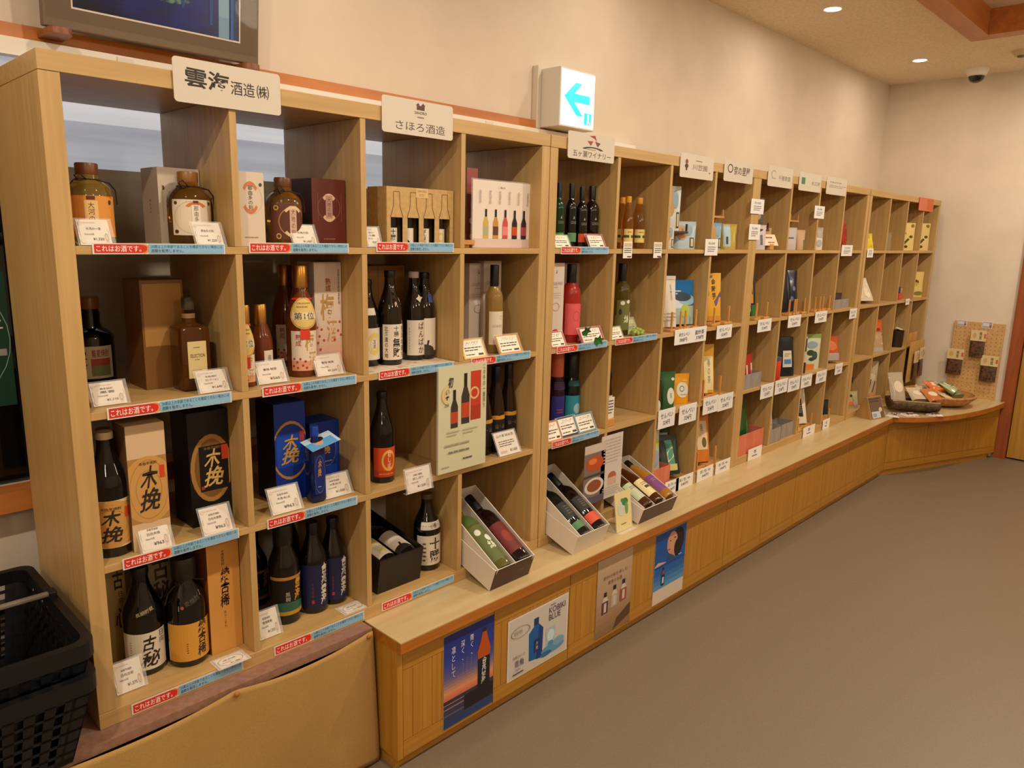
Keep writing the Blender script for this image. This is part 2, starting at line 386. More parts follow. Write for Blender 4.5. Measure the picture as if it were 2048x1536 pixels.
# ================================================================== the room
b = MB(); b.box(-4, 8, -6, 1.2, FLOOR - .05, FLOOR, FLOORM); struct('floor', b)
b = MB(); b.box(-4, 8, -6, 1.2, CEIL + .12, CEIL + .17, CEILM)
# ceiling board, cut open where the timber light well is
WX0, WX1, WY0, WY1 = -1.2, 4.80, -2.9, -.33
for q in ((-4, WX0, -6, 1.2), (WX1, 8, -6, 1.2), (WX0, WX1, WY1, 1.2), (WX0, WX1, -6, WY0)): b.box(*q, CEIL, CEIL + .12, CEILM)
struct('ceiling', b)
b = MB()
WNX0, WNX1, WNZ0, WNZ1 = -.8, 1.47, .45, 1.55
b.box(-4, WNX0, WALLY, WALLY + .1, FLOOR, CEIL, WALL); b.box(WNX1, 6.1, WALLY, WALLY + .1, FLOOR, CEIL, WALL)
b.box(WNX0, WNX1, WALLY, WALLY + .1, FLOOR, WNZ0, WALL); b.box(WNX0, WNX1, WALLY, WALLY + .1, WNZ1, CEIL, WALL)
struct('wall_back', b)
b = MB(); b.box(WALLX, WALLX + .1, -.56, WALLY, FLOOR, CEIL, WALL); b.box(WALLX, WALLX + .1, -1.62, -.56, 1.62, CEIL, WALL); b.box(WALLX, WALLX + .1, -6, -1.62, FLOOR, CEIL, WALL); struct('wall_right', b)
b = MB(); b.box(-3.1, -3.0, -6, 1.2, FLOOR, CEIL, WALL); struct('wall_left', b)
b = MB(); b.box(-4, 8, -5.1, -5.0, FLOOR, CEIL, WALL); struct('wall_front', b)
# light well timbers
b = MB(); b.box(WX0 - .1, WX1 + .0, WY1 - .11, WY1, CEIL - .02, CEIL + .30, ORANGE); b.build('timber_beam_long').update_tag()
o = COL.objects['timber_beam_long']; o.name = 'trim_1'; o['kind'] = 'structure'
b = MB(); b.box(WX1 - .11, WX1 + .0, WY0, WY1 - .111, CEIL - .02, CEIL + .30, ORANGE); struct('trim_2', b)
b = MB(); b.box(WX0, WX1, WY0, WY1, CEIL + .30, CEIL + .34, noisy('light_well_board', '#8a7a60', '#96866a', (8, 8, 8), .8)); struct('trim_3', b)
# window behind the near shelf
w = bpy.data.objects.new('window_1', None); COL.objects.link(w); w['kind'] = 'structure'
b = MB(); b.box(WNX0 - .06, 2.02, .465, WALLY - .0005, WNZ1 - .005, WNZ1 + .028, ORANGE); b.build('window_head', w)
b = MB(); b.box(WNX0 - .06, WNX1 + .03, .42, WALLY - .0005, WNZ0 - .04, WNZ0 + .012, ORANGE); b.build('window_sill', w)
b = MB(); b.box(WNX0, WNX0 + .05, .50, .56, WNZ0 + .013, WNZ1 - .006, ORANGE); b.build('window_jamb', w)
b = MB(); b.box(WNX0 + .05, .03, .53, .536, WNZ0 + .013, WNZ1 - .006, M('#0a0b0a', .06)); b.build('glass_pane', w, 'dark night glass')
b = MB(); b.box(.031, WNX1 - .001, .505, .512, WNZ0 + .013, 1.262, noisy('grey_blind', '#958b7e', '#a0968a', (3, 3, 60), .6)); b.build('blind', w, 'grey lowered blind')
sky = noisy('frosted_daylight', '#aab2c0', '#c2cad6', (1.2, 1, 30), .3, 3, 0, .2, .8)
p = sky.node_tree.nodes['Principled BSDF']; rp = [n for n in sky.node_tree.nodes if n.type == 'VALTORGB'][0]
sky.node_tree.links.new(rp.outputs[0], p.inputs['Emission Color']); p.inputs['Emission Strength'].default_value = 0.85  # outside light put into the frosted pane as its own glow
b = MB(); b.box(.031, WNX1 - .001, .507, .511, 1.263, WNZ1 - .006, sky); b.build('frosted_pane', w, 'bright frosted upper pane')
g = MB(); art(g, plane((-.15, .5285, .66)), .34, .34, [('r', 0, 0, 1, 1, '#123c2c'), ('o', .5, .5, .5, .5, .01, '#8fae94'), ('t', 'きます', .88, .5, .96, .86, '#d8d8c8', 'vb'), ('r', .92, .38, .97, .43, '#9a9a90')], n0=.0003)
g.box(-.32, .02, .5285, .5295, .66, 1.0, M('#123c2c', .4)); tagged(g.build('window_poster'), 'dark green poster with white lettering on the dark window glass', 'poster')
# white cable duct above the shelf tops
b = MB(); b.box(-.4, 2.58, .452, WALLY - .001, 1.505, 1.5445, M('#e8e2d8', .45)); b.box(.3, .34, .449, .452, 1.507, 1.54, M('#dcd5ca', .45)); b.box(1.6, 1.64, .449, .452, 1.507, 1.54, M('#dcd5ca', .45)); struct('trim_4', b)
# door on the right wall
d = bpy.data.objects.new('door_1', None); COL.objects.link(d); d['kind'] = 'structure'
DRED = noisy('door_frame_timber', '#8a4420', '#9c5228', (40, 40, 3), .4)
b = MB(); b.box(5.925, WALLX + .1, -.635, -.56, FLOOR, 1.62, DRED); b.box(5.925, WALLX + .1, -1.62, -1.545, FLOOR, 1.62, DRED); b.box(5.925, WALLX + .1, -1.62, -.56, 1.62, 1.69, DRED); b.build('door_frame', d)
b = MB(); b.box(5.965, 6.0, -1.545, -.64, FLOOR + .012, 1.62, noisy('door_leaf_wood', '#a8782c', '#b88838', (50, 50, 2), .45)); b.build('door_leaf', d)
# ------------------------------------------------------------------ ceiling fittings
def downlight(x, y, lab):
    t = thing('ceiling_downlight', lab, 'light', (x, y, CEIL), 0, 'recessed ceiling downlights')
    MB().lathe([(.052, 0), (.052, -.004), (.043, -.006), (.040, -.001)], M('#efe8dc', .4), 28).build('trim_ring', t)
    MB().lathe([(0, -.0015), (.040, -.0015)], M('#fff4e4', .4, emit=20.0), 28).build('lamp_disc', t); return t
dl = downlight(3.72, .06, 'lit round ceiling downlight nearer the camera, above the middle shelves')
dup(dl, (5.19, .06, CEIL), 0, 'lit round ceiling downlight in the far corner by the domed camera')
t = thing('dome_camera', 'white dome security camera with black lens on the ceiling by the far wall', 'camera', (5.70, -.16, CEIL))
MB().lathe([(0, 0), (.07, 0), (.07, -.012), (.062, -.03), (.058, -.045), (.05, -.05), (0, -.05)], M('#e9e4da', .4), 28).build('housing', t)
MB().lathe([(.05, -.05), (.047, -.066), (.036, -.082), (.018, -.091), (0, -.094)], M('#120d0c', .06, coat=.5), 24).build('lens_dome', t)
t = thing('smoke_detector', 'small beige ceiling detector at the right edge of the picture', 'detector', (5.30, -.49, CEIL))
MB().lathe([(0, 0), (.05, 0), (.05, -.012), (.035, -.03), (0, -.034)], M('#cbb894', .5), 24).build('housing', t)
MB().lathe([(.02, -.034), (.018, -.04), (0, -.041)], M('#6a5a44', .5), 16).build('sensor', t)
# ------------------------------------------------------------------ exit sign on the wall
t = thing('exit_sign', 'lit white exit sign with turquoise arrow pointing left, above the shelves', 'sign', (2.03, WALLY, 1.665))
MB().bbox(-.135, -.112, -.03, 0, -.118, .125, M('#d8cfc0', .5), .003).build('wall_bracket', t)
MB().bbox(-.111, .111, -.13, -.0005, -.113, .113, M('#dcd8d0', .4), .004).build('housing', t)
b = MB(); art(b, plane((0, -.13, -.105)), .21, .21, [('r', 0, 0, 1, 1, M('#f2ffff', .3, emit=2.2)),
 ('p', [(.08, .52), (.42, .80), (.62, .80), (.30, .52)], M('#00e6dc', .3, emit=1.9)), ('p', [(.08, .52), (.30, .52), (.66, .20), (.46, .20)], M('#00e6dc', .3, emit=1.9)), ('p', [(.22, .44), (.22, .60), (.86, .60), (.86, .44)], M('#00e6dc', .3, emit=1.9)),
 ('r', .70, .06, .92, .28, M('#00d8d0', .3, emit=1.7)), ('e', .82, .235, .025, .025, M('#f2ffff', .3, emit=2.2)), ('p', [(.79, .21), (.85, .21), (.84, .14), (.80, .14)], M('#f2ffff', .3, emit=2.2)),
 ('p', [(.80, .15), (.835, .15), (.80, .07), (.77, .07)], M('#f2ffff', .3, emit=2.2)), ('p', [(.81, .15), (.84, .15), (.89, .08), (.86, .07)], M('#f2ffff', .3, emit=2.2))], n0=.0006, dn=.0003); b.build('lit_face', t)
# ------------------------------------------------------------------ framed picture
t = thing('framed_picture', 'dark framed photograph of a blue forest waterfall hanging above the near shelf', 'picture', (.3925, .40, 1.572), rot=(math.radians(6), 0, 0))
b = MB(); b.bbox(-.267, .267, 0, .025, 0, .62, M('#6b5844', .5), .003); b.build('frame', t)
b = MB(); wf = noisy('waterfall_print', '#080c2c', '#142680', (6, 6, 9), .25, 6, 0, .38, .62)
leaf = noisy('leaf_print', '#16305e', '#6f9484', (45, 45, 45), .25, 6, 0, .45, .62)
art(b, plane((.003, -.0002, .052)), .412, .52, [('r', -.008, -.008, 1.008, 1.008, '#e6d8c8'), ('r', 0, 0, 1, 1, wf), ('e', .42, .2, .26, .09, leaf), ('e', .2, .24, .14, .05, leaf), ('e', .55, .16, .15, .05, leaf), ('e', .3, .6, .3, .12, leaf),
 ('g', .86, 0, .93, 1, [(0, '#6f96b4'), (.4, '#a9cdd8'), (1, '#d8ecf0')], 10), ('r', .80, .05, .82, .5, '#31508e'), ('r', .62, .1, .64, .9, '#24407e'), ('r', .94, 0, .96, .8, '#3c64a4')], n0=.0004); b.build('waterfall_print', t)
b = MB(); b.box(-.262, .262, -.0025, -.0012, .02, .6, M('#05060a', .03, alpha=.05)); b.build('glass_front', t)
for i, x in enumerate((.155, .628)):
    t = thing('picture_bracket', 'round wooden peg under the %s bottom corner of the framed picture' % ('left', 'right')[i], 'bracket', (x, .40, 1.568), 0, 'wooden pegs carrying the framed picture')
    b = MB(); b.prism([(.026 * math.cos(q), .026 * math.sin(q) - .01) for q in [math.pi + i * math.pi / 12 for i in range(13)]] + [(.026, .0645), (-.026, .0645)], -.014, 0, noisy('peg_wood_%d' % i, '#7a4422', '#96582e', (50, 50, 50), .4)); b.build('peg', t)
# ================================================================== cube shelves
U0, UH, TB, TD, CX, CZ = [0, 1.4687, 2.9335, 4.4091], 1.4438, .0381, .0168, .33460, .32930
ZS = [UH - TB - (r + 1) * CZ - r * TD for r in range(4)]
PL = [.0008]
def cube_shelf(k, lab):
    x = U0[k]; W = 1.4645; t = thing('cube_shelf', lab, 'shelf', (x, 0, 0), 0, 'oak cube shelf units standing in a row')
    MB().bbox(0, W, 0, .39, UH - TB, UH, WH, .0012).build('top_board', t)
    MB().bbox(0, W, 0, .39, 0, TB, WH, .0012).build('bottom_board', t)
    for xx in (0, W - TB): MB().bbox(xx, xx + TB, .0006, .39, TB + .0005, UH - TB - .0008, WV, .0012).build('side_panel', t)
    for r in range(3):
        z = ZS[r]; MB().bbox(TB, W - TB, .001, .389, z - TD, z, WH, .0008).build('shelf_board', t)
    src = None
    for c in range(3):
        for r in range(4):
            xx = TB + (c + 1) * CX + c * TD
            if src is None: src = MB().bbox(0, TD, .0015, .389, 0.0004, CZ - .0004, WV, .0008).build('divider', t)
            else: q = src.copy(); COL.objects.link(q); q.parent = t; src2 = q
            (src if (c, r) == (0, 0) else q).location = (xx, 0, ZS[r])
    return t
cube_shelf(0, 'oak cube shelf nearest the camera, full of sake bottles')
cube_shelf(1, 'oak cube shelf second from the camera, with wine in its left columns')
cube_shelf(2, 'oak cube shelf third from the camera, holding packets on easels')
cube_shelf(3, 'oak cube shelf farthest away, against the far wall and mostly empty')
# ------------------------------------------------------------------ bench and cloth under the near shelf
t = thing('low_bench', 'brown board bench carrying the near shelf and black baskets', 'bench', (0, 0, 0))
b = MB(); b.box(-.9, .705, -.048, .40, -.022, 0, BENCH); b.build('bench_top', t)
b = MB(); b.box(-.9, -.88, -.03, .40, FLOOR, -.022, BENCH); b.box(.67, .70, -.03, .40, FLOOR, -.022, BENCH); b.box(-.88, .67, .35, .40, FLOOR, -.022, BENCH); b.build('bench_base', t)
def cloth():
    mb = MB(); nx, nz = 90, 26; vs = []; pins = (-.75, -.18, .29, .683)
    for i in range(nx + 1):
        x = -.86 + (.698 + .86) * i / nx
        a, c = 0, 1
        for p, q in zip(pins, pins[1:]):
            if p <= x <= q: a, c = p, q
        tt = (x - a) / (c - a); sag = .020 * 4 * tt * (1 - tt) if a else 0
        for j in range(nz + 1):
            v = j / nz; z = -.002 - sag * (1 - v) ** .5 - v * (.415 - sag)
            fold = .006 * math.sin(x * 11 + v * 1.5) * (.15 + v) + .004 * math.sin(x * 27 - v * 3) * v + .010 * math.exp(-((x - .62 - .05 * v) / .04) ** 2) * (v * (1 - v) * 3)
            vs.append((x + .010 * v * math.exp(-((x - .69) / .03) ** 2), -.060 - abs(fold) - .012 * v * (x > .5) * (x - .5) / .2, z))
    fs = [(i * (nz + 1) + j, i * (nz + 1) + j + 1, (i + 1) * (nz + 1) + j + 1, (i + 1) * (nz + 1) + j) for i in range(nx) for j in range(nz)]
    mb.add(vs, fs, CLOTH, True); o = mb.build('hanging_cloth'); m = o.modifiers.new('s', 'SOLIDIFY'); m.thickness = .0015
    return tagged(o, 'beige cloth hung along the bench front below the near shelf', 'cloth')
cl = cloth()
for i, x in enumerate((.29, .683)):
    b = MB().lathe([(0, 0), (.006, 0), (.007, -.004), (.004, -.007), (0, -.008)], M('#a8642c', .4), 14, T=Matrix.Translation((x, -.0615, -.012)) @ Matrix.Rotation(math.radians(-90), 4, 'X')); b.build('push_pin', cl, 'brown pin head')
# ------------------------------------------------------------------ long counter
CT = [(.713, .40), (.713, -.172), (4.765, -.186), (4.884, -.300), (5.0, -.37), (5.123, -.428), (5.23, -.466), (5.342, -.498), (5.48, -.53), (5.632, -.5575), (5.785, -.575), (5.918, -.586), (5.945, -.556), (5.945, .40)]
t = thing('display_counter', 'long low wooden counter with pale top and bowed far end', 'counter', (0, 0, 0))
MB().prism([(x, y) for x, y in CT], -.004, -.0003, TOP).build('laminate_top', t)
b = MB(); b.prism([(x, y) for x, y in CT], -.036, -.0042, EDGE); b.build('edge_board', t)
def doorset(p0, p1, lab=None):
    d = Vector((p1[0] - p0[0], p1[1] - p0[1])); L = d.length; rz = math.atan2(d.y, d.x)
    r = bpy.data.objects.new('door_panel', None); COL.objects.link(r); r.parent = t; r.location = (p0[0], p0[1], 0); r.rotation_euler = (0, 0, rz); g = .0016
    MB().box(g, L - g, 0, .018, -.1035, -.037, CABH).build('top_rail', r)
    b = MB(); n = max(3, int(L / .034)); s = (L - 2 * g) / n
    for i in range(n): b.bbox(g + i * s + .0005, g + (i + 1) * s - .0005, .0008, .017, -.3325, -.1055, CABV, .0008)
    b.build('grooved_panel', r)
    MB().box(g, L - g, 0, .018, -.383, -.3345, CABH).build('bottom_rail', r); return r
xs = [.735, 1.10, 1.479, 1.855, 2.23, 2.606, 2.983, 3.36, 3.736, 4.112, 4.45, 4.80]
for a, c in zip(xs, xs[1:]): doorset((a, -.150), (c, -.150))
E0, E1 = Vector((4.802, -.150)), Vector((5.93, -.575))
for a, c in ((0, .335), (.335, .675), (.675, .98)): doorset(E0 + (E1 - E0) * a, E0 + (E1 - E0) * c)
b = MB(); b.box(.715, .734, -.152, .39, -.384, -.037, CABV); b.build('end_panel', t)
b = MB(); b.box(.722, 4.78, -.128, .39, FLOOR, -.384, CABH); b.prism([(4.78, -.128), (5.86, -.535), (5.86, .39), (4.78, .39)], FLOOR, -.384, CABH); b.build('kick_board', t)
b = MB(); b.prism([(.735, -.131), (4.80, -.131), (5.92, -.553), (5.92, .39), (.735, .39)], -.383, -.037, M('#6a4a22', .7)); b.build('carcass', t)
# ================================================================== brand plates clipped on the shelf tops
def plate(lab, xa, za, xb, zb, items, col='#cfc4b4', name='brand_plate', metal=.0):
    t = thing(name, lab, 'sign', ((xa + xb) / 2, -.003, za), 0, 'metal name plates along the shelf tops'); w, h = xb - xa, zb - za
    b = MB(); r = .008; P = []
    for cx, cy, a0 in ((w / 2 - r, r, -90), (w / 2 - r, h - r, 0), (-w / 2 + r, h - r, 90), (-w / 2 + r, r, 180)):
        for k in range(5): q = math.radians(a0 + 22.5 * k); P.append((cx + r * math.cos(q), cy + r * math.sin(q)))
    b.prism(P, 0, .002, M(col, .38, metal), T=Matrix.Rotation(math.radians(90), 4, 'X')); b.build('metal_plate', t)
    art(MB(), plane((0, -.002, 0)), w, h, items).build('lettering', t)
    b = MB(); b.box(-.02, .02, .0002, .0022, UH - za - .03, UH - za - .001, M('#888888', .3, .8)); b.build('clip', t); return t
IK = '#2a201c'
plate('cream name plate with brush lettering, largest and nearest, over the near shelf', *(0.2512, 1.3816, 0.4986, 1.4730), [('t', '雲海', .10, .36, .50, .80, IK, 'B', -2), ('t', '酒造', .51, .34, .74, .66, IK, ''), ('t', '㈱', .76, .34, .88, .66, IK)])
plate('cream name plate with small crest over grey lettering, on the near shelf', *(0.7887, 1.3795, 1.0358, 1.4720), [('t', 'さほろ酒造', .18, .12, .88, .38, '#5a4c44'), ('r', .47, .74, .58, .86, '#5a3a34'), ('p', [(.46, .86), (.49, .94), (.51, .87)], '#5a3a34'), ('p', [(.53, .87), (.56, .94), (.59, .86)], '#5a3a34'), ('t', 'SAHORO', .44, .62, .61, .70, '#5a4c44'), ('r', .48, .52, .57, .55, '#8a7c74')])
plate('cream name plate with red fan emblem above green arc', *(1.5480, 1.3783, 1.8052, 1.4666), [('t', '五ヶ瀬ワイナリー', .10, .10, .92, .34, '#4a3c34'), ('p', [(.44, .92), (.56, .96), (.60, .74), (.55, .84)], '#a03a3a'), ('p', [(.40, .72), (.52, .74), (.47, .56)], '#a03a3a'), ('p', [(.56, .74), (.68, .70), (.62, .54)], '#7a3a30'), ('o', .52, .38, .24, .14, .3, '#2c3c2c', 20, 160), ('x', .4, .39, .66, .44, 1, '#9a8c80')])
plate('cream name plate with small red and black figure beside faint characters', *(2.2476, 1.3654, 2.5106, 1.4603), [('e', .18, .66, .04, .10, '#8a3a34'), ('e', .18, .48, .05, .09, '#3a302c'), ('r', .16, .3, .2, .42, '#3a302c'), ('t', '川笠園', .36, .36, .80, .60, '#8a7c70'), ('x', .45, .7, .7, .78, 1, '#b06a5a'), ('e', .88, .3, .02, .03, '#8a4a40')])
plate('cream name plate with square seal and brush writing', *(2.6022, 1.3733, 2.8688, 1.4658), [('o', .2, .6, .09, .2, .25, '#3a302c'), ('t', '奈の里屋', .32, .34, .88, .74, '#4a3c34', 'b')])
plate('cream name plate with pale leaf mark, first on the third shelf', *(3.0217, 1.3778, 3.2896, 1.4722), [('t', '千穂茶園', .42, .34, .90, .58, '#7a6c60'), ('o', .22, .6, .1, .2, .2, '#a09488', 30, 250), ('r', .16, .38, .3, .42, '#a09488')])
plate('cream name plate with green block at its left', *(3.3687, 1.3777, 3.6423, 1.4683), [('r', .10, .36, .26, .72, '#3f7a58'), ('t', '木工房', .54, .36, .94, .58, '#8a7c70')])
plate('cream name plate with three faint lines, last on the third shelf', *(3.7179, 1.3781, 4.0003, 1.4708), [('x', .15, .62, .9, .78, 1, '#a0958a'), ('x', .12, .38, .95, .56, 2, '#a0958a')])
plate('small orange plate at the top right end of the farthest shelf', *(5.3385, 1.3549, 5.6698, 1.4439), [('r', .55, .1, .95, .95, '#c8601e')], '#cc6a44')
# ================================================================== near shelf, notice strips
S_ = ' in the near shelf'
for r_, nm, cells in ((0, 'top row', ((0.0680, 1.0605, 0.3469, 1.0829), (0.4054, 1.0627, 0.6810, 1.0871), (0.7687, 1.0655, 1.0467, 1.0919))), ):
    for c_, q in enumerate(cells): strip('red and blue notice strip on the near shelf %s, %s column' % (nm, ('first', 'second', 'third')[c_]), *q)
def strips(nm, zc, h, spans, shelf='near shelf'):
    for cn, xa, xb in spans: strip('red and blue notice strip on the %s %s, %s column' % (shelf, nm, cn), xa, zc - h / 2, xb, zc + h / 2)
strips('second row', ZS[1] - .006, .026, (('first', 0.0694, 0.3445), ('second', 0.4232, 0.6974), ('third', 0.7718, 1.0486), ('fourth', 1.1233, 1.3955)))
strips('third row', ZS[2] - .006, .026, (('first', 0.0748, 0.3456), ('second', 0.4214, 0.6934)))
strips('bottom row', .020, .026, (('first', 0.0679, 0.3388), ('second', 0.4256, 0.7104), ('third', 0.7732, 1.0588)))
strips('top row', ZS[0] - .005, .026, (('first', 1.5348, 1.8039),), 'second shelf unit')
strips('second row', ZS[1] - .006, .026, (('first', 1.5321, 1.8231), ('second', 1.8762, 2.1623)), 'second shelf unit')
strips('third row', ZS[2] - .006, .026, (('first', 1.5237, 1.8008),), 'second shelf unit')
# ------------------------------------------------------------------ near shelf, top row
z = ZS[0] + .0006
bottle('squat clear jar bottle with orange label and wooden stopper', *(0.1061, 0.1200, 1.0770, 0.0473, 0.1711), 'jar', YEL, ('#6a3c1c', .86, .47), [(.10, .60, 1.25, '#d98f3c', [('e', .5, .98, .42, .10, '#d4572a'), ('e', .5, .93, .40, .08, '#d98f3c'), ('r', .44, .90, .58, .99, '#5a2a1c'), ('r', .40, 0, .62, .88, '#e3b878'), ('t', '大河の一滴', .46, .06, .56, .84, '#2c2018', 'v'), ('e', .85, .85, .03, .06, '#4a2418')])], -.25, neck=cord)
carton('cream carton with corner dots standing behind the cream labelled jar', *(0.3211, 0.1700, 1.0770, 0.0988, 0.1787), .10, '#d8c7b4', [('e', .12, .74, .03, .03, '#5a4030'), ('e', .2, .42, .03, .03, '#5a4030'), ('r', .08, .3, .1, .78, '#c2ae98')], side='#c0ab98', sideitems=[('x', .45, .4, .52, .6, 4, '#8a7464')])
bottle('squat jar bottle with cream square label and dark cord bow', *(0.3214, 0.1200, 1.0770, 0.0491, 0.1688), 'jar', AMBER, ('#8a5a28', .86, .47), [(.14, .62, 1.0, '#ddcfb8', [('o', .5, .5, .44, .46, .03, '#b8a48c'), ('e', .10, .90, .04, .05, '#4a3424'), ('e', .92, .90, .04, .05, '#4a3424'), ('e', .10, .1, .05, .055, '#4a3424'), ('o', .56, .70, .26, .24, .3, '#c8733a', 30, 150), ('r', .50, .90, .62, .97, '#5a2a1c'), ('r', .46, .05, .66, .85, '#e8ddcc'), ('t', '那由多の刻', .51, .08, .61, .82, '#2c2420', 'v')])], -.22, neck=cord)
carton('cream carton with orange arcs and vertical lettering, beside the brown labelled jar', *(0.4408, 0.0450, 1.0770, 0.0647, 0.1741), .10, '#d6c4b0', [('o', .45, .66, .34, .22, .25, '#c87a48', 35, 145), ('o', .45, .66, .34, .22, .25, '#c87a48', 215, 325), ('o', .5, .64, .42, .2, .02, '#b8a898', -80, 80), ('t', '那由多の刻', .36, .50, .54, .82, '#4a4038', 'v'), ('e', .86, .84, .06, .025, '#4a4438'), ('x', .18, .11, .75, .14, 1, '#9a8a7a')])
bottle('squat jar bottle with brown label and gold circle', *(0.5407, 0.0750, 1.0770, 0.0455, 0.1693), 'jar', AMBER, ('#5a3018', .86, .47), [(.10, .62, 1.0, '#5a2c1c', [('o', .62, .5, .42, .42, .05, '#b88a48'), ('o', .14, .88, .07, .07, .4, '#c09a58'), ('o', .20, .1, .07, .08, .4, '#c09a58'), ('r', .50, .06, .70, .94, '#c8a890'), ('t', '大地の刻', .54, .12, .66, .86, '#5a3c2c', 'v'), ('o', .6, .62, .3, .32, .25, '#d8bc8c', 35, 145), ('o', .6, .4, .3, .34, .25, '#d8bc8c', 215, 325)])], -.2, neck=cord)
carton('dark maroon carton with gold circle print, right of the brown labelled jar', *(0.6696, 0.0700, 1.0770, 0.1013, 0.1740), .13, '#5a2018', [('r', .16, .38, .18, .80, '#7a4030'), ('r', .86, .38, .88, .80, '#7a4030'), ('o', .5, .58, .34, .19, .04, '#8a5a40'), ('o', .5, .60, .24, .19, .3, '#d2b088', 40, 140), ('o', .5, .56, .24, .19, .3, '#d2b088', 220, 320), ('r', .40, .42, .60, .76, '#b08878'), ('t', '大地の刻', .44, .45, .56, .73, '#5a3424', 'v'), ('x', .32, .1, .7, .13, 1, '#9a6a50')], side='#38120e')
def kraftpack():
    xa, za, xb, zb = (0.8272, 1.0882, 1.0709, 1.2425); w, h = xb - xa, zb - ZS[0]; t = thing('bottle_gift_pack', 'kraft gift pack with four bottle shaped windows and mini bottles', 'box', ((xa + xb) / 2, .03, ZS[0] + .0006))
    b = MB(); b.box(-w / 2, w / 2, .0016, .09, h - .0016, h, KRAFT); b.box(-w / 2, w / 2, .0016, .09, 0, .0016, KRAFT); b.box(-w / 2, -w / 2 + .0016, .0016, .09, .0016, h - .0016, KRAFT); b.box(w / 2 - .0016, w / 2, .0016, .09, .0016, h - .0016, KRAFT); b.box(-w / 2 + .0016, w / 2 - .0016, .0885, .09, .0016, h - .0016, KRAFT); b.build('box_body', t)
    b = MB(); hw, zz0, zz1 = w * .085, h * .045, h * .50; cx = [(-.36 + .24 * i) * w for i in range(4)]; e = [-w / 2] + [v for c in cx for v in (c - hw, c + hw)] + [w / 2]
    for i in range(0, 10, 2): b.box(e[i], e[i + 1], 0, .0015, 0, h, KRAFT)
    for i in range(1, 9, 2): b.box(e[i], e[i + 1], 0, .0015, 0, zz0, KRAFT); b.box(e[i], e[i + 1], 0, .0015, zz1, h, KRAFT)
    b.build('front_panel', t); b = MB()
    for c in cx:
        u = c / w + .5; q = hw / w
        for s in (-1, 1): art(b, plane((0, 0, 0)), w, h, [('p', [(u + s * q, .50), (u + s * q * 1.12, .50), (u + s * q * .6, .68), (u + s * q * .55, .92), (u + s * q * .45, .92), (u + s * q * .5, .68)], '#6e4c20')])
        art(b, plane((0, 0, 0)), w, h, [('r', u - q * .5, .915, u + q * .5, .925, '#6e4c20')])
    art(b, plane((0, 0, 0)), w, h, [('r', .42, .84, .60, 1.0, '#d2b078'), ('t', 'SAHORO', .44, .93, .58, .97, '#7a5c34'), ('x', .46, .86, .56, .91, 2, '#a88c5c')], n0=.0007); b.build('printed_outline', t)
    L = [[('t', '十勝', .3, .3, .8, .95, '#1c1614', 'vB'), ('x', .1, .1, .28, .9, 5, '#4a4038')], [('e', .2, .16, .35, .2, '#1a0f0c'), ('r', .0, .0, 1, .12, '#1a0f0c')], [('t', 'ぱんばか', .25, .1, .6, .95, '#2c2420', 'vb')], [('o', .55, .5, .3, .28, .4, '#d8c060'), ('e', .2, .82, .1, .05, '#4a4038')]]
    for c, it in zip(cx, L):
        m = bpy.data.objects.new('mini_bottle', None); COL.objects.link(m); m.parent = t; m.location = (c, .030, .002)
        R, H = w * .078, h * .9; pf = [(p * R, q * H) for p, q in SH['sake']]; MB().lathe(pf, BLK, 20).build('glass_body', m)
        k = MB(); art(k, cyl(pf, .02 * H, -.3, R), R * 2, H * .33, [('r', 0, 0, 1, 1, '#ddd2c0')] + it, R * .18); k.build('label', m)
kraftpack()
bottle('dark mini bottle half hidden at the left edge of the third column', *(0.8708, 0.1600, 1.0770, 0.0088, 0.1652), 'sake', BLK, ('#9a5a4a', .94, .44), [(.08, .4, 1.0, '#1a1512', [])], name='mini_bottle')
carton('kraft carton behind the dark mini bottle', .80, .25, z, .10, .19, .07, KRAFT)
def sheet(lab, x0, z0, x1, z1, y, items, col='#ded2c4', name='poster_sheet', lean=0.0, thick=.0018, cat='poster', sleeve=True, group=None):
    w, h = x1 - x0, z1 - z0; t = thing(name, lab, cat, ((x0 + x1) / 2, y, z0), 0, group, rot=(-math.radians(lean), 0, 0))
    b = MB(); b.box(-w / 2, w / 2, 0, thick, 0, h, M(col, .4)); art(b, plane((0, 0, 0)), w, h, items); b.build('printed_sheet', t)
    if sleeve: b = MB(); b.box(-w / 2 - .004, w / 2 + .004, thick + .0004, thick + .0012, 0, h + .004, M('#ffffff', .05, alpha=.15)); b.build('clear_backing', t)
    return t
def bot2d(cx, y0, y1, hw, c, lc):
    h = y1 - y0
    return [('r', cx - hw, y0, cx + hw, y0 + .55 * h, c), ('p', [(cx - hw, y0 + .55 * h), (cx + hw, y0 + .55 * h), (cx + hw * .4, y0 + .74 * h), (cx - hw * .4, y0 + .74 * h)], c), ('r', cx - hw * .38, y0 + .74 * h, cx + hw * .38, y1, '#2a1814'), ('r', cx - hw, y0 + .12 * h, cx + hw, y0 + .42 * h, lc)]
LC = (1.1678, 1.0806, 1.4289, 1.2847)
sheet('laminated card picturing a row of five wine bottles, on the top row', LC[0], ZS[0] + .0008, LC[2], LC[3], .05, [('r', 0, 0, 1, .14, '#d2bcb4'), ('t', 'ご案内', .42, .89, .54, .92, '#8a7a70')] + [x for i, (c, l) in enumerate((('#c8a850', '#a8a888'), ('#c08a38', '#5a3424'), ('#c44a4a', '#e08080'), ('#2a1418', '#c0481c'), ('#2a1420', '#a04050'))) for x in bot2d(.22 + .165 * i, .14, .58, .045, c, l)] + [('x', .10 + .165 * i, .66, .14 + .165 * i, .86, 9, '#9a8c84') for i in range(6)], '#e2d4c8')
LC = (1.1879, 1.1163, 1.2349, 1.3224)
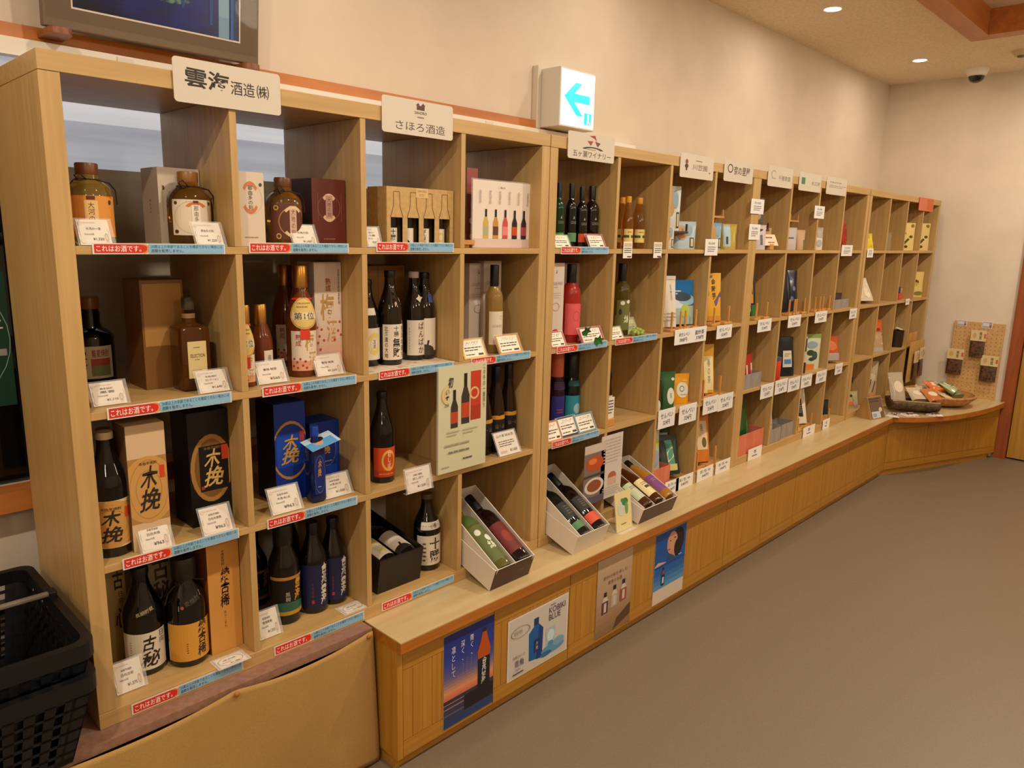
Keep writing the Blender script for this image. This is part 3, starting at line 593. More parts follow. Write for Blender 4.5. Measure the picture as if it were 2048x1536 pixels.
sheet('dusky pink tapered leaflet standing left of the five bottle card', max(LC[0], 1.0965), ZS[0] + .0008, LC[2], LC[3], .10, [('e', .5, .34, .25, .04, '#dccabc'), ('e', .55, .14, .3, .035, '#dccabc')], '#9a4c48', sleeve=False)
b = thing('wooden_boat_tray', 'small wooden boat shaped tray before the pink leaflet', 'tray', (1.135, .028, z)); MB().prism([(-.035, 0), (.02, 0), (.042, .02), (.042, .03), (.02, .045), (-.035, .045)], .010, .024, EASEL).bbox(-.03, .01, .008, .038, 0, .010, EASEL, .002).build('tray_body', b)
# cards of the top row
card('cream price card before the orange labelled jar', *(0.0825, 0.0120, 1.0770, 0.0602, 0.0527), pricetext('大河の一滴', '¥1,320'))
card('cream price card before the cream labelled jar', *(0.3214, 0.0120, 1.0770, 0.0627, 0.0532), pricetext('那由多の刻', '¥1,220'))
card('cream price card between the brown labelled jar and maroon carton', *(0.5659, 0.0120, 1.0770, 0.0662, 0.0538), pricetext('大地の刻', '¥1,430'))
card('cream price card at the left of the kraft gift pack', *(0.7727, 0.0120, 1.0770, 0.0458, 0.0537), pricetext('十勝', '¥2,053', '飲み比べ'), tilt=20)
# ------------------------------------------------------------------ near shelf, second row
z = ZS[1] + .0006
bottle('dark whisky shaped bottle with brown cap and red stamped white label', *(0.1590, 0.3649, 0.7309, 0.0511, 0.2127), 'whisky', BLK, ('#8a5424', .86, .46), [(.06, .44, 1.0, '#d4c8b4', [('t', '雲海', .06, .1, .40, .9, '#1c1614', 'vB'), ('r', .48, .08, .92, .40, '#7c8a5a'), ('r', .48, .40, .92, .62, '#a84a34'), ('t', '蕎麦焼酎', .5, .66, .9, .9, '#a03428', 'b')])], -.35)
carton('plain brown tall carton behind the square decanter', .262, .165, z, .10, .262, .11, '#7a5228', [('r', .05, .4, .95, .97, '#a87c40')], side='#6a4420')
def decanter():
    x, y, zz, r, h = (0.3039, 0.1105, 0.7309, 0.0450, 0.2232)
    t = bottle('square amber decanter with round glass stopper and cream label', x, y + .01, zz, r * .62, h, 'decanter', DKAMB, ('#3a3020', .87, .5), [], -.1, capm=M('#4a4434', .05, trans=.3))
    for ch in list(t.children):
        if ch.name.startswith('glass_body'): bpy.data.objects.remove(ch)
    q = r * .80; bm = MB(); bm.bbox(-q, q, -q, q, 0, .70 * h, DKAMB, .008); bm.lathe([(q * .8, .70 * h), (q * .42, .735 * h), (q * .40, .83 * h), (0, .83 * h)], DKAMB, 20); bm.build('glass_body', t)
    bm = MB().lathe([(q * .42, .78 * h), (q * .42, .83 * h)], M('#8a6a4a', .4), 20); bm.build('neck_band', t)
    b = MB(); art(b, plane((q * .02, -q - .0006, h * .14)), q * 1.25, h * .40, [('r', 0, 0, 1, 1, '#d8c48c'), ('x', .3, .80, .75, .86, 1, '#7a6a48'), ('t', 'SELECTION', .12, .56, .9, .66, '#5a4a30', 'b'), ('x', .35, .48, .7, .53, 1, '#8a7a50'), ('x', .2, .2, .8, .24, 1, '#9a8a60')]); b.build('label', t)
decanter()
gold = M('#d09a4c', .28, 1.0)
def medal(w, oy=0):
    def f(t, prof, r, h):
        b = MB(); zz = .58 * h; F = cyl(prof, zz - .06, -.3, r)
        art(b, F, r * 2.1, .10, [('p', [(.36, -.1), (.64, -.1), (.64, .3), (.36, .3)], '#d03a24'), ('o', .5, .93, .55, .12, .6, '#cf3524', 10, 170), ('e', .5, .6, .46, .42, '#d8b868'), ('o', .5, .6, .44, .40, .06, '#b08840'), ('r', .10, .42, .9, .62, '#d8c8a0'), ('t', '第1位', .18, .43, .82, .62, '#4a3a20', 'b'), ('x', .25, .72, .75, .9, 2, '#a08038')], r * .18, .02, n0=.0035); b.build('medal_tag', t)
    return f
UM = [('r', 0, 0, 1, .25, '#d89a78'), ('t', '梅', .46, .5, .80, .95, '#b8904c', 'B'), ('t', '酒', .58, .12, .86, .48, '#b8904c', 'B'), ('t', '熟成', .16, .62, .34, .92, '#a83c34', 'vb')] + [('e', a, c, .035, .03, '#a8382e') for a, c in ((.1, .3), (.2, .22), (.3, .3), (.38, .14), (.22, .08), (.5, .08), (.46, .24), (.08, .12))]
bottle('large plum wine bottle behind and left of its medalled twin', *(0.6527, 0.2845, 0.7309, 0.0398, 0.2887), 'champ', PLUM, ('#b8732c', .80, .43), [(.06, .42, 1.0, '#dccbb8', UM)], -.3, capm=gold)
bottle('large plum wine bottle with gold first place medal and red ribbon', *(0.6014, 0.1115, 0.7309, 0.0403, 0.2971), 'champ', PLUM, ('#b8732c', .80, .43), [(.06, .42, 1.0, '#dccbb8', UM)], -.25, capm=gold, neck=medal(1))
carton('tall white carton with pink base and red blossom print', *(0.6798, 0.1009, 0.7309, 0.0842, 0.3031), .085, '#dcc8ba', [('g', 0, 0, 1, .5, [(0, '#d49a80'), (1, '#dcc8ba')], 8), ('t', '梅', .20, .48, .72, .72, '#b8904c', 'B'), ('t', '酒', .42, .28, .80, .48, '#b8904c', 'B'), ('t', '熟成', .40, .74, .60, .86, '#a83c34', 'vb'), ('t', '宮崎日向夏梅酒使用', .86, .62, .93, .94, '#6a4a40', 'v')] + [('e', a, c, .04, .012, '#b8402e') for a, c in ((.06, .42), (.14, .34), (.22, .4), (.08, .28), (.3, .3), (.9, .46), (.84, .38), (.94, .34), (.7, .3), (.16, .22))], side='#cdbcb2', sideitems=[('g', 0, 0, 1, .5, [(0, '#cf9880'), (1, '#cdbcb2')], 6)] + [('e', a, c, .04, .012, '#b8402e') for a, c in ((.7, .42), (.8, .34), (.9, .4), (.75, .28), (.6, .36))])
bottle('small gold capped plum wine bottle at the left edge of its column', *(0.4183, 0.0670, 0.7309, 0.0218, 0.2032), 'champ', PLUM, ('#b8732c', .74, .45), [(.06, .4, 1.0, '#dccbb8', UM)], -.3, capm=gold, neck=medal(1))
bottle('small gold capped plum wine bottle with a white side label', *(0.4905, 0.1251, 0.7309, 0.0293, 0.1975), 'champ', PLUM, ('#b8732c', .74, .45), [(.10, .40, .5, '#dccbb8', [('t', '春梅', .3, .2, .7, .8, '#6a5a40', 'v')], .35)], -.1, capm=gold)
PP = noisy('patterned_paper', '#d8c8b4', '#b86a4a', (40, 40, 40), .6, 2, 0, .55, .72)
t = MB(); t.box(.742, 1.066, .003, .30, z + .0002, z + .001, PP); tagged(t.build('shelf_paper'), 'patterned paper lining under the four sake bottles', 'paper')
Z_ = z + .001
def sk(lab, px, labels, a=-.2, cap=('#101010', .93, .44), glass=None, neck=None): return bottle(lab, px[0], px[1], Z_, px[3], px[4], 'sake', glass or BRN, cap, labels, a, neck=neck)
sk('brown sake bottle with yellow ring label, cut off by the divider', (0.8233, 0.1274, 0.7309, 0.0372, 0.2509), [(.08, .45, 1.1, '#dccfbe', [('o', .6, .5, .26, .36, .45, '#d8c468'), ('t', '淡', .54, .35, .66, .65, '#6a5c30')]), (.60, .68, .5, '#d8d0c0', [], -.1)])
sk('brown sake bottle with handwritten white label and slanted neck band', (0.8908, 0.1054, 0.7309, 0.0363, 0.2767), [(.06, .44, 1.05, '#dccfbe', [('t', '無敗', .40, .08, .72, .62, IK, 'vB'), ('t', '十勝', .44, .66, .66, .96, IK, 'vb'), ('t', '北海道の大地', .08, .06, .22, .95, '#3a302c', 'vb'), ('t', '生まれ育ち', .78, .06, .95, .95, '#3a302c', 'vb')]), (.60, .72, .75, None, [('p', [(.05, .05), (.95, .62), (.95, .98), (.05, .40)], '#d8cab8'), ('e', .5, .5, .08, .16, '#c89080')], .15)])
def hok(t, prof, r, h): b = MB(); art(b, cyl(prof, .66 * h, 0, r), r * 1.1, h * .09, [('p', [(.1, .45), (.35, .75), (.4, 1), (.6, .7), (.95, .6), (.6, .35), (.45, .0), (.3, .25)], '#d8cab8')], n0=.003); b.build('island_sticker', t)
sk('brown sake bottle with pale lilac cap and flowing brush label', (1.0009, 0.1315, 0.7309, 0.0363, 0.2704), [(.06, .46, 1.05, '#dccfbe', [('t', 'ぱんばか', .48, .06, .72, .94, IK, 'vb'), ('x', .80, .1, .84, .9, 9, '#6a5c54'), ('x', .10, .15, .13, .8, 8, '#8a7c74')])], cap=('#c8b4bc', .93, .44), neck=hok)
sk('brown sake bottle with whale picture label and blue neck tag', (1.0385, 0.1259, 0.7309, 0.0348, 0.2677), [(.05, .48, 1.05, '#dccfbe', [('r', 0, 0, 1, .12, '#3a302c'), ('e', .25, .12, .5, .18, '#3a302c'), ('p', [(.36, .26), (.42, .42), (.50, .40), (.45, .25)], '#3a302c'), ('x', .10, .4, .13, .8, 6, '#6a5c54')]), (.66, .76, .3, '#3a4a8c', [], .3), (.76, .93, .16, None, [('x', .3, .0, .6, 1, 7, '#b8a898')], .3)])
carton('pair of kraft cartons behind the sake bottles, printed with brush writing', .93, .215, z, .20, .285, .09, '#96672e', [('t', '十勝の酒', .18, .5, .26, .9, '#4a3018', 'v'), ('t', 'ぱんばか', .68, .4, .78, .8, '#4a3018', 'v'), ('r', .49, 0, .50, 1, '#6a4820')])
carton('greyish carton with brush writing at the far left behind the sake bottles', .80, .235, z, .075, .24, .08, '#8c7460', [('t', '十勝', .3, .5, .8, .92, '#2a1c14', 'vB')])
WB = [('p', [(.46, .88), (.54, .88), (.5, .93)], '#6a5a54'), ('t', 'GOKASE WINE', .14, .74, .88, .78, '#9a8a80'), ('x', .3, .70, .7, .73, 1, '#b0a298'), ('o', .5, .48, .24, .05, .12, '#a88078'), ('x', .2, .58, .8, .66, 3, '#c0b4aa')]
carton('tall white wine carton left of the pale wine bottle', *(1.2892, 0.1460, 0.7309, 0.0859, 0.2926), .08, '#d4c8be', WB)
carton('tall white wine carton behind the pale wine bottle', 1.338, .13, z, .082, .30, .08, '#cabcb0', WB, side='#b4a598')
bottle('pale straw wine bottle with black capsule and cream label', *(1.2990, 0.0811, 0.7309, 0.0300, 0.2905), 'bordeaux', M('#b08a48', .05, trans=.5), ('#14110f', .76, .46), [(.10, .48, 1.0, '#d8ccb8', [('t', 'GOKASE', .2, .52, .8, .60, '#8a7a60'), ('o', .7, .82, .1, .06, .3, '#d0b878')])], -.3)
card('cream price card before the dark whisky shaped bottle', *(0.0941, 0.0486, 0.7309, 0.0683, 0.0488), pricetext('黒雲', '¥1,110', '蕎麦焼酎'))
card('cream price card before the amber decanter', *(0.3233, 0.0359, 0.7309, 0.0729, 0.0510), pricetext('セレクション', '¥1,640', '本格焼酎'))
card('cream price card before the small plum wine bottles', *(0.4811, 0.0483, 0.7309, 0.0785, 0.0544), pricetext('春梅 梅酒', '¥560'))
card('cream price card before the blossom printed carton', *(0.6526, 0.0508, 0.7309, 0.0812, 0.0537), pricetext('春梅 梅酒', '¥1,220'))
def wc(bc, hd): return [('r', 0, 0, 1, 1, bc), ('r', .06, .08, .94, .94, '#ece2d2'), ('t', hd, .16, .68, .84, .88, '#5a4634', 'i'), ('x', .12, .36, .88, .62, 2, '#4a403a'), ('x', .12, .14, .6, .26, 1, '#4a403a'), ('r', .66, .14, .88, .24, '#3a302c')]
card('yellow bordered wine card before the tall white carton', *(1.1588, 0.0138, 0.7309, 0.0977, 0.0593), wc('#e0b048', 'ナイアガラ'), '#e0b048', deco=False)
card('orange bordered wine card right of the pale wine bottle', *(1.3222, 0.0147, 0.7309, 0.1052, 0.0606), wc('#d88a34', 'ブラッシュ'), '#d88a34', deco=False)
# ------------------------------------------------------------------ near shelf, third row
z = ZS[2] + .0006
KB = [('r', 0, .04, 1, .93, '#a87a3c'), ('e', .5, .5, .62, .50, '#c08e48'), ('o', .5, .5, .5, .42, .03, '#a8742e'), ('o', .5, .5, .36, .3, .04, '#a8742e'), ('t', '木', .30, .46, .74, .78, IK, 'Bi'), ('t', '挽', .26, .10, .78, .44, IK, 'Bi'), ('t', '本格芋焼酎', .32, .80, .72, .86, IK), ('r', .80, .60, .92, .82, '#c8401c')]
bottle('black shochu bottle at the back corner of the third row', .105, .155, z, .036, .272, 'shochu', BLK, ('#c8a878', .945, .44), [(.08, .46, 1.1, '#c8a878', [])])
bottle('black shochu bottle with log patterned label and big brush characters', *(0.0822, 0.0751, 0.3848, 0.0406, 0.2840), 'shochu', BLK, ('#cbb18c', .945, .44), [(.08, .47, 1.3, '#d0b894', KB)], -.32)
KC = [('r', 0, .22, 1, .74, '#a87c42'), ('e', .5, .48, .72, .27, '#c29250'), ('o', .5, .48, .5, .24, .03, '#a8783a'), ('o', .5, .48, .34, .16, .04, '#a8783a'), ('t', '木', .26, .48, .80, .66, IK, 'Bi'), ('t', '挽', .20, .30, .86, .48, IK, 'Bi'), ('t', '本格芋焼酎', .28, .68, .74, .705, IK), ('r', .80, .56, .93, .66, '#c8401c')]
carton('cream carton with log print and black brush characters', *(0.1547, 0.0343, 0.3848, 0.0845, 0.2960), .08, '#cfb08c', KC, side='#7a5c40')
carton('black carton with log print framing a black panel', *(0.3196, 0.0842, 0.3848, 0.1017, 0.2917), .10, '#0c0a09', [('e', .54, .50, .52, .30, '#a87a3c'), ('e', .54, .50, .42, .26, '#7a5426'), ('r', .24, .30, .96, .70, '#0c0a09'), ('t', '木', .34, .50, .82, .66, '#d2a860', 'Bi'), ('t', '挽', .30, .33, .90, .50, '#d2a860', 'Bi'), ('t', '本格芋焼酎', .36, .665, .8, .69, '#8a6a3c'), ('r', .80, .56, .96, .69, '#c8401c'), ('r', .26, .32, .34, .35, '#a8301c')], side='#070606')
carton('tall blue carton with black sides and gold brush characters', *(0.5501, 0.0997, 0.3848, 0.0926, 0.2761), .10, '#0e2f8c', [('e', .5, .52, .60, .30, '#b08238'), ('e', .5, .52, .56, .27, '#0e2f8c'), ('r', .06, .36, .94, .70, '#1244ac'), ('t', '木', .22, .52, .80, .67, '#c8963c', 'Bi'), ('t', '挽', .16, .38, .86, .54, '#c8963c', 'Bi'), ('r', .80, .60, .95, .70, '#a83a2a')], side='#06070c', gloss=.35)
def cube(lab, box, d, label=True, rz=0.0, cap=None, name='gift_carton'):
    x, y, zz, w, h = box; return carton(lab, x, y, zz, w, h, d, '#0f3fae', [('r', .30, .34, .88, .80, '#0c2a74'), ('o', .59, .57, .3, .24, .03, '#8a7a5a'), ('t', '木挽', .44, .50, .74, .74, '#c08a3c', 'vBi'), ('x', .42, .38, .76, .42, 1, '#7a86b0')], side='#0a2a7c', gloss=.3)
cube('short bright blue carton at the right of the third row', (0.6747, 0.1300, 0.3848, 0.0944, 0.1982), .085)
def bluebottle():
    x, y, zz, r, h = (0.5974, 0.0550, 0.3848, 0.0287, 0.2134); t = thing('flask_bottle', 'small square deep blue bottle carrying a photo neck card', 'bottle', (x, y, zz)); g = M('#0a1c5c', .05, trans=.3); q = r * .78
    b = MB(); b.bbox(-q, q, -q, q, 0, .78 * h, g, .01); b.lathe([(q * .6, .78 * h), (q * .45, .84 * h), (q * .45, .90 * h), (0, .90 * h)], g, 18); b.build('glass_body', t)
    MB().lathe([(q * .5, .87 * h), (q * .5, .99 * h), (q * .45, h), (0, h)], M('#123a9c', .25), 18).build('cap', t)
    b = MB(); art(b, plane((0, -q - .0005, .12 * h)), q * 1.5, h * .52, [('r', 0, 0, 1, 1, '#0c2468'), ('o', .5, .5, .48, .48, .03, '#6a6a7a'), ('t', '木挽', .3, .44, .7, .86, '#c08a3c', 'vBi'), ('x', .3, .16, .7, .22, 1, '#7a86b0')]); b.build('label', t)
    b = MB(); T = Matrix.Translation((.012, -q * .5, .80 * h)) @ Matrix.Rotation(math.radians(-12), 4, 'Y') @ Matrix.Rotation(math.radians(14), 4, 'X'); b.box(-.045, .045, -.03, .03, 0, .001, M('#bcd0e4', .3), T=T)
    F = lambda u, v, n: T @ Vector((u, v - .03, .001 + n)); art(b, F, .09, .06, [('r', 0, 0, .9, .6, '#5aa0d8'), ('e', .4, .5, .16, .3, '#c89a84'), ('e', .45, .68, .2, .2, '#2a1a18')]); b.build('neck_card', t)
bluebottle()
bottle('dark sake bottle with orange ring label standing alone', *(0.8396, 0.0790, 0.3848, 0.0365, 0.2724), 'sake', BLK, ('#15110f', .93, .44), [(.07, .40, 1.2, '#c8481c', [('r', 0, 0, 1, .22, '#b03c18'), ('o', .55, .56, .26, .36, .25, '#d8a84c'), ('t', '初しぼ', .50, .3, .62, .86, '#ead8b0', 'vb'), ('x', .2, .05, .8, .16, 1, '#d87a3c')])], -.2)
card('cream price card leaning at the front of the nearly empty third row cell', *(0.8552, -0.0809, 0.3848, 0.0882, 0.0695), pricetext('初しぼり', '¥1,530', '清酒'), tilt=12)
sheet('tall pale green sheet picturing two red labelled bottles, hung over the divider', *(0.9806, 0.3892, 1.1804, 0.7232), -.012, [('r', .66, .46, .88, .93, '#c03a24'), ('r', .66, .46, .88, .60, '#a83420'), ('o', .74, .72, .10, .06, .3, '#d8b47c')] + bot2d(.55, .44, .92, .085, '#3a302c', '#b84420') + bot2d(.32, .42, .78, .072, '#3a302c', '#b84420') + [('t', 'この冬の一番搾り', .92, .56, .97, .98, '#3a4034', 'v'), ('t', '初', .18, .80, .30, .90, IK, 'Bi'), ('t', 'いずみ', .12, .62, .22, .78, IK, 'vi'), ('o', .2, .74, .14, .09, .4, '#d8bc80', 90, 260), ('x', .16, .34, .42, .40, 2, '#b0b098'), ('x', .50, .34, .8, .40, 2, '#b0b098'), ('x', .12, .24, .8, .28, 1, '#9a9a84'), ('x', .2, .17, .84, .21, 1, '#7a7a68'), ('x', .50, .09, .75, .12, 1, '#3a4a6a'), ('x', .06, .05, .25, .07, 1, '#9a9a84')], '#cdc9a8', cat='poster')
AW = [(.10, .44, 1.1, '#1a100c', [('r', 0, .86, 1, .97, '#c8902c'), ('e', .3, .97, .2, .03, '#c8902c'), ('e', .7, .98, .2, .03, '#c8902c'), ('t', '山・山', .3, .55, .8, .7, '#8a7a6a'), ('r', .3, .1, .5, .3, '#4a1c14')])]
for i, (q, nm) in enumerate((((1.2563, 0.0868, 0.3848, 0.0372, 0.2813), 'dark brown bottle with gold band, half hidden behind the pale green sheet'), ((1.3170, 0.0814, 0.3848, 0.0318, 0.2960), 'dark brown bottle with gold band, middle of the three'), ((1.3946, 0.0969, 0.3848, 0.0301, 0.2945), 'dark brown bottle with gold band, right of the three'))): bottle(nm, *q, 'hock', M('#2c1608', .05, trans=.25), ('#0e0f14', .82, .46), AW, -.3)
card('white price card before the three gold banded bottles', *(1.3168, 0.0040, 0.3848, 0.1004, 0.0740), [('t', '山の誉 純米酒', .1, .78, .9, .9, '#4a403a'), ('x', .12, .36, .85, .64, 3, '#6a605a'), ('r', .1, .1, .4, .2, '#c8a89c'), ('t', '¥1,650', .55, .1, .88, .24, IK)], deco=False)
card('cream price card before the log print cream carton', *(0.1560, 0.0101, 0.3848, 0.0656, 0.0625), pricetext('日向木挽', '¥963', '本格芋焼酎'))
card('cream price card before the black log print carton', *(0.3017, 0.0110, 0.3848, 0.0716, 0.0612), pricetext('日向木挽黒', '¥963', '本格芋焼酎'))
card('cream price card before the tall blue carton', *(0.4946, 0.0245, 0.3848, 0.0833, 0.0633), pricetext('木挽 BLUE', '¥963', '本格芋焼酎'))
card('cream price card before the short blue carton', *(0.6612, 0.0383, 0.3848, 0.0843, 0.0586), pricetext('木挽 BLUE', '¥1,030', '本格芋焼酎'))
# ------------------------------------------------------------------ near shelf, bottom row
z = ZS[3] + .0006
carton('olive carton with brush writing in the bottom left corner', *(0.1063, 0.1716, 0.0387, 0.0471, 0.2679), .08, '#a8905c', [('t', '古', .4, .76, .9, .95, IK, 'B'), ('t', '日向', .62, .62, .82, .74, IK, 'v'), ('t', '心', .4, .38, .95, .58, IK, 'B')])
carton('dark carton with black brush writing behind the white labelled bottle', .20, .135, z, .075, .30, .075, '#7a6a50', [('t', '古秘', .25, .5, .8, .92, IK, 'vB')], side='#3a3024')
bottle('black bottle with white label and large black brush characters', *(0.1490, 0.1257, 0.0387, 0.0466, 0.2693), 'sake', BLK, ('#16110e', .93, .44), [(.06, .42, 1.25, '#d4cab8', [('t', '古', .42, .50, .74, .90, IK, 'Bi'), ('t', '秘', .36, .06, .84, .48, IK, 'Bi'), ('t', '日向', .80, .62, .92, .96, IK, 'v'), ('x', .20, .4, .23, .8, 6, '#8a5a4a')]), (.58, .67, .6, None, [('p', [(.0, .0), (1, .6), (1, .9), (.0, .4)], '#2a1c10'), ('t', '長期貯蔵', .1, .25, .9, .65, '#a89468', 'b', 16)], .1)], -.3, neck=None)
bottle('black bottle with orange label, slanted white band and dark wrapped neck', *(0.2422, 0.0945, 0.0387, 0.0489, 0.2779), 'sake', BLK, ('#2a2018', .80, .60), [(.06, .42, 1.25, '#cf9438', [('t', '綾古稀', .60, .04, .86, .98, IK, 'vBi'), ('x', .40, .2, .44, .5, 5, '#6a4a20'), ('r', .0, .0, .03, .5, '#d8cab8')]), (.55, .70, .7, None, [('p', [(.05, .0), (.95, .66), (.95, .98), (.05, .32)], '#d6cbb8'), ('t', '麦焼酎', .25, .35, .85, .68, '#4a4038', 'b', 20), ('e', .18, .2, .06, .1, '#a84a3c')], .1)], -.2, neck=cord)
carton('orange carton with large black brush characters', *(0.3288, 0.0614, 0.0387, 0.0834, 0.2969), .08, '#d09448', [('t', '綾古稀', .34, .40, .70, .76, IK, 'vBi'), ('t', '本格麦焼酎', .44, .80, .54, .94, '#5a4020', 'v'), ('t', 'あやこまれ', .44, .22, .52, .38, '#7a5828', 'v')], side='#8a4c1c')
UK = [('r', 0, .92, 1, 1.0, '#b07830'), ('r', 0, .10, 1, .26, '#3a6a3c'), ('e', .5, .22, .5, .12, '#2c5a4a'), ('r', 0, .0, 1, .10, '#b08a30'), ('t', '雲海', .64, .34, .90, .90, '#d89a2c', 'vBi'), ('t', '黒麹', .42, .36, .54, .60, '#b8b0a0', 'v')]
bottle('black bottle with gold lettered label at the divider, partly cut off', *(0.5037, 0.2549, 0.0387, 0.0393, 0.2187), 'sake', BLK, ('#14100e', .93, .44), [(.10, .50, 1.25, '#0e0c0b', UK)], -.2)
bottle('black bottle with gold lettering, green landscape band and wrapped neck', *(0.5207, 0.1083, 0.0387, 0.0432, 0.2836), 'sake', BLK, ('#1c1a14', .80, .62), [(.10, .50, 1.25, '#0e0c0b', UK)], -.25)
KU = [('t', '吉兆雲海', .58, .06, .84, .96, '#dcd2c2', 'vBi'), ('t', '本格焼酎', .34, .25, .39, .6, '#7a3440', 'v'), ('r', .33, .12, .40, .20, '#a0303c')]
bottle('black bottle with dark blue label and white brush lettering, left of two', *(0.6104, 0.1048, 0.0387, 0.0402, 0.2657), 'sake', BLK, ('#100e12', .93, .44), [(.06, .56, 1.25, '#181a40', KU)], -.25)
bottle('black bottle with dark blue label and white brush lettering, right of two', *(0.6819, 0.1127, 0.0387, 0.0400, 0.2592), 'sake', BLK, ('#100e12', .93, .44), [(.06, .56, 1.25, '#181a40', KU)], -.25)
bottle('plain black bottle in shadow behind the blue labelled pair', .60, .235, z, .038, .295, 'sake', BLK, ('#14100e', .93, .44), [])
card('cream price card at the bottom left before the white labelled bottle', *(0.0852, 0.0443, 0.0387, 0.0626, 0.0658), pricetext('日向古秘', '¥1,375', '本格芋焼酎'), tilt=25)
card('cream price card before the gold lettered bottles', *(0.4389, 0.0391, 0.0387, 0.0600, 0.0693), pricetext('雲海黒麹', '¥1,353', '蕎麦焼酎'), tilt=22)
for q, nm in (((0.3111, 0.0067), 'fallen price card lying flat before the orange carton'), ((0.6908, 0.0262), 'fallen clear price card lying flat before the blue labelled bottles')):
    t = thing('price_card', nm, 'card', (q[0], q[1] - .018, z)); b = MB(); b.box(-.036, .036, -.004, .044, .0005, .0014, M('#dcd2c4', .2)); F = lambda u, v, n: Vector((u, v - .004, .0014 + n)); art(b, F, .072, .048, [('r', .05, .06, .95, .94, '#e0d8cc'), ('o', .5, .5, .45, .44, .08, '#b0a498')] + pricetext('綾古稀', '¥1,485')); b.build('printed_card', t)
    b = MB(); b.box(-.042, .044, -.006, .05, 0, .0004, FILM); b.build('clear_holder', t)
def open_box(lab, x, y, z, w, d, h, rz=0.0, tilt=0.0, wall='#e6ddd0', front='#e6ddd0', inner='#d8cdbc', inlay=None, name='open_gift_box'):
    """tray with its long side along +y, lifted at the back by tilt"""
    t = thing(name, lab, 'box', (x, y, z), rz, rot=(math.radians(tilt), 0, rz)); k = .004; W = M(wall, .45); Fm = M(front, .35)
    b = MB(); b.box(-w / 2, w / 2, 0, d, 0, k, W); b.build('box_base', t)
    b = MB(); b.box(-w / 2, -w / 2 + k, 0, d, k, h, W); b.box(w / 2 - k, w / 2, 0, d, k, h, W); b.box(-w / 2 + k, w / 2 - k, d - k, d, k, h, W); b.build('box_walls', t)
    b = MB(); b.box(-w / 2 + k, w / 2 - k, -.0004, k, k, h, W, {'f': Fm}); b.box(-w / 2, w / 2, -.0008, -.0004, 0, h - .002, Fm); b.build('front_wall', t)
    if inlay: b = MB(); b.box(-w / 2 + k, w / 2 - k, k, d - k, h * .5, h * .55, M(inner, .6)); b.build('inner_tray', t)
    return t
def lying(lab, box, u, v, r, L, zz, shape, glass, cap, labels, capm=None, a=0.0):
    """a bottle laid in a tilted tray: neck to the back"""
    Mx = box.matrix_basis.copy(); R = Mx.to_3x3() @ Matrix.Rotation(math.radians(-90), 3, 'X').to_3x3()
    p = Mx @ Vector((u, v, zz)); t = bottle(lab, 0, 0, 0, r, L, shape, glass, cap, labels, a, capm=capm); t.location = p; t.rotation_euler = R.to_euler(); return t
bx = open_box('black open gift box holding two sake bottles, bottom row', .872, .045, z, .165, .285, .115, 0, 9, '#15110f', '#1c1614', '#0e0b0a')
lying('black sake bottle with yellow ring label lying in the black gift box', bx, -.040, .006, .036, .26, .082, 'sake', BLK, ('#0e0c0b', .93, .44), [(.06, .45, 1.15, '#d6cab8', [('o', .55, .5, .25, .3, .5, '#d4c060')])])
lying('black sake bottle with whale label lying in the black gift box', bx, .040, .006, .036, .26, .082, 'sake', BLK, ('#0e0c0b', .93, .44), [(.06, .48, 1.15, '#d6cab8', [('r', 0, 0, 1, .1, '#2a201c'), ('e', .25, .1, .4, .14, '#2a201c'), ('p', [(.3, .2), (.36, .36), (.42, .34), (.40, .2)], '#2a201c')])])
bottle('dark sake bottle with white label behind the black gift box', *(1.0291, 0.1008, 0.0387, 0.0442, 0.2517), 'sake', BLK, ('#5a4030', .94, .44), [(.08, .48, 1.2, '#d6cab8', [('t', '十勝', .40, .1, .80, .92, IK, 'vB'), ('x', .2, .1, .3, .8, 5, '#4a4038')]), (.56, .66, .9, '#d8d0c4', [('t', '小雪', .4, .2, .7, .8, '#4a4038', 'b')])], -.25)
WG = '#ddd3c6'
def gift_set(lab, x, y, w, d, h, to, ti, front, n):
    """outer carton tilted on the shelf edge, its inner tray raised at the back; returns the tray frame"""
    t = thing('open_gift_box', lab, 'box', (x, y, .001)); W = M(WG, .45); Fm = M(front, .35); k = .004
    A = Matrix.Rotation(math.radians(to), 4, 'X'); b = MB(); b.box(-w / 2, w / 2, 0, d, 0, k, W, T=A); b.build('box_base', t)
    b = MB(); b.box(-w / 2, -w / 2 + k, 0, d, k, h, W, T=A); b.box(w / 2 - k, w / 2, 0, d, k, h, W, T=A); b.box(-w / 2 + k, w / 2 - k, d - k, d, k, h, W, T=A); b.build('box_walls', t)
    b = MB(); b.box(-w / 2, w / 2, -.003, 0, 0, h, W, {'f': Fm}, T=A)
    art(b, lambda u, v, q: A @ Vector((u, -.003 - q, v)), w, h, [('t', 'GOKASE', .62, .44, .80, .54, '#8a6a5a')] if front[1] < '8' else []); b.build('front_wall', t)
    B = Matrix.Translation(A @ Vector((0, .006, .022))) @ Matrix.Rotation(math.radians(ti), 4, 'X'); w2 = w / 2 - k - .002; h2 = h - .016; dd = d * 1.02
    b = MB(); b.box(-w2, w2, 0, dd, 0, .003, W, T=B); b.box(-w2, -w2 + .003, 0, dd, .003, h2, W, T=B); b.box(w2 - .003, w2, 0, dd, .003, h2, W, T=B); b.box(-w2 + .003, w2 - .003, dd - .003, dd, .003, h2, W, T=B); b.build('inner_tray', t)
    for i in range(1, n): u = -w2 + 2 * w2 * i / n; b = MB(); b.box(u - .0012, u + .0012, .002, dd - .003, .003, h2 - .004, W, T=B); b.build('tray_divider', t)
    return Matrix.Translation((x, y, .001)) @ B, w2, dd
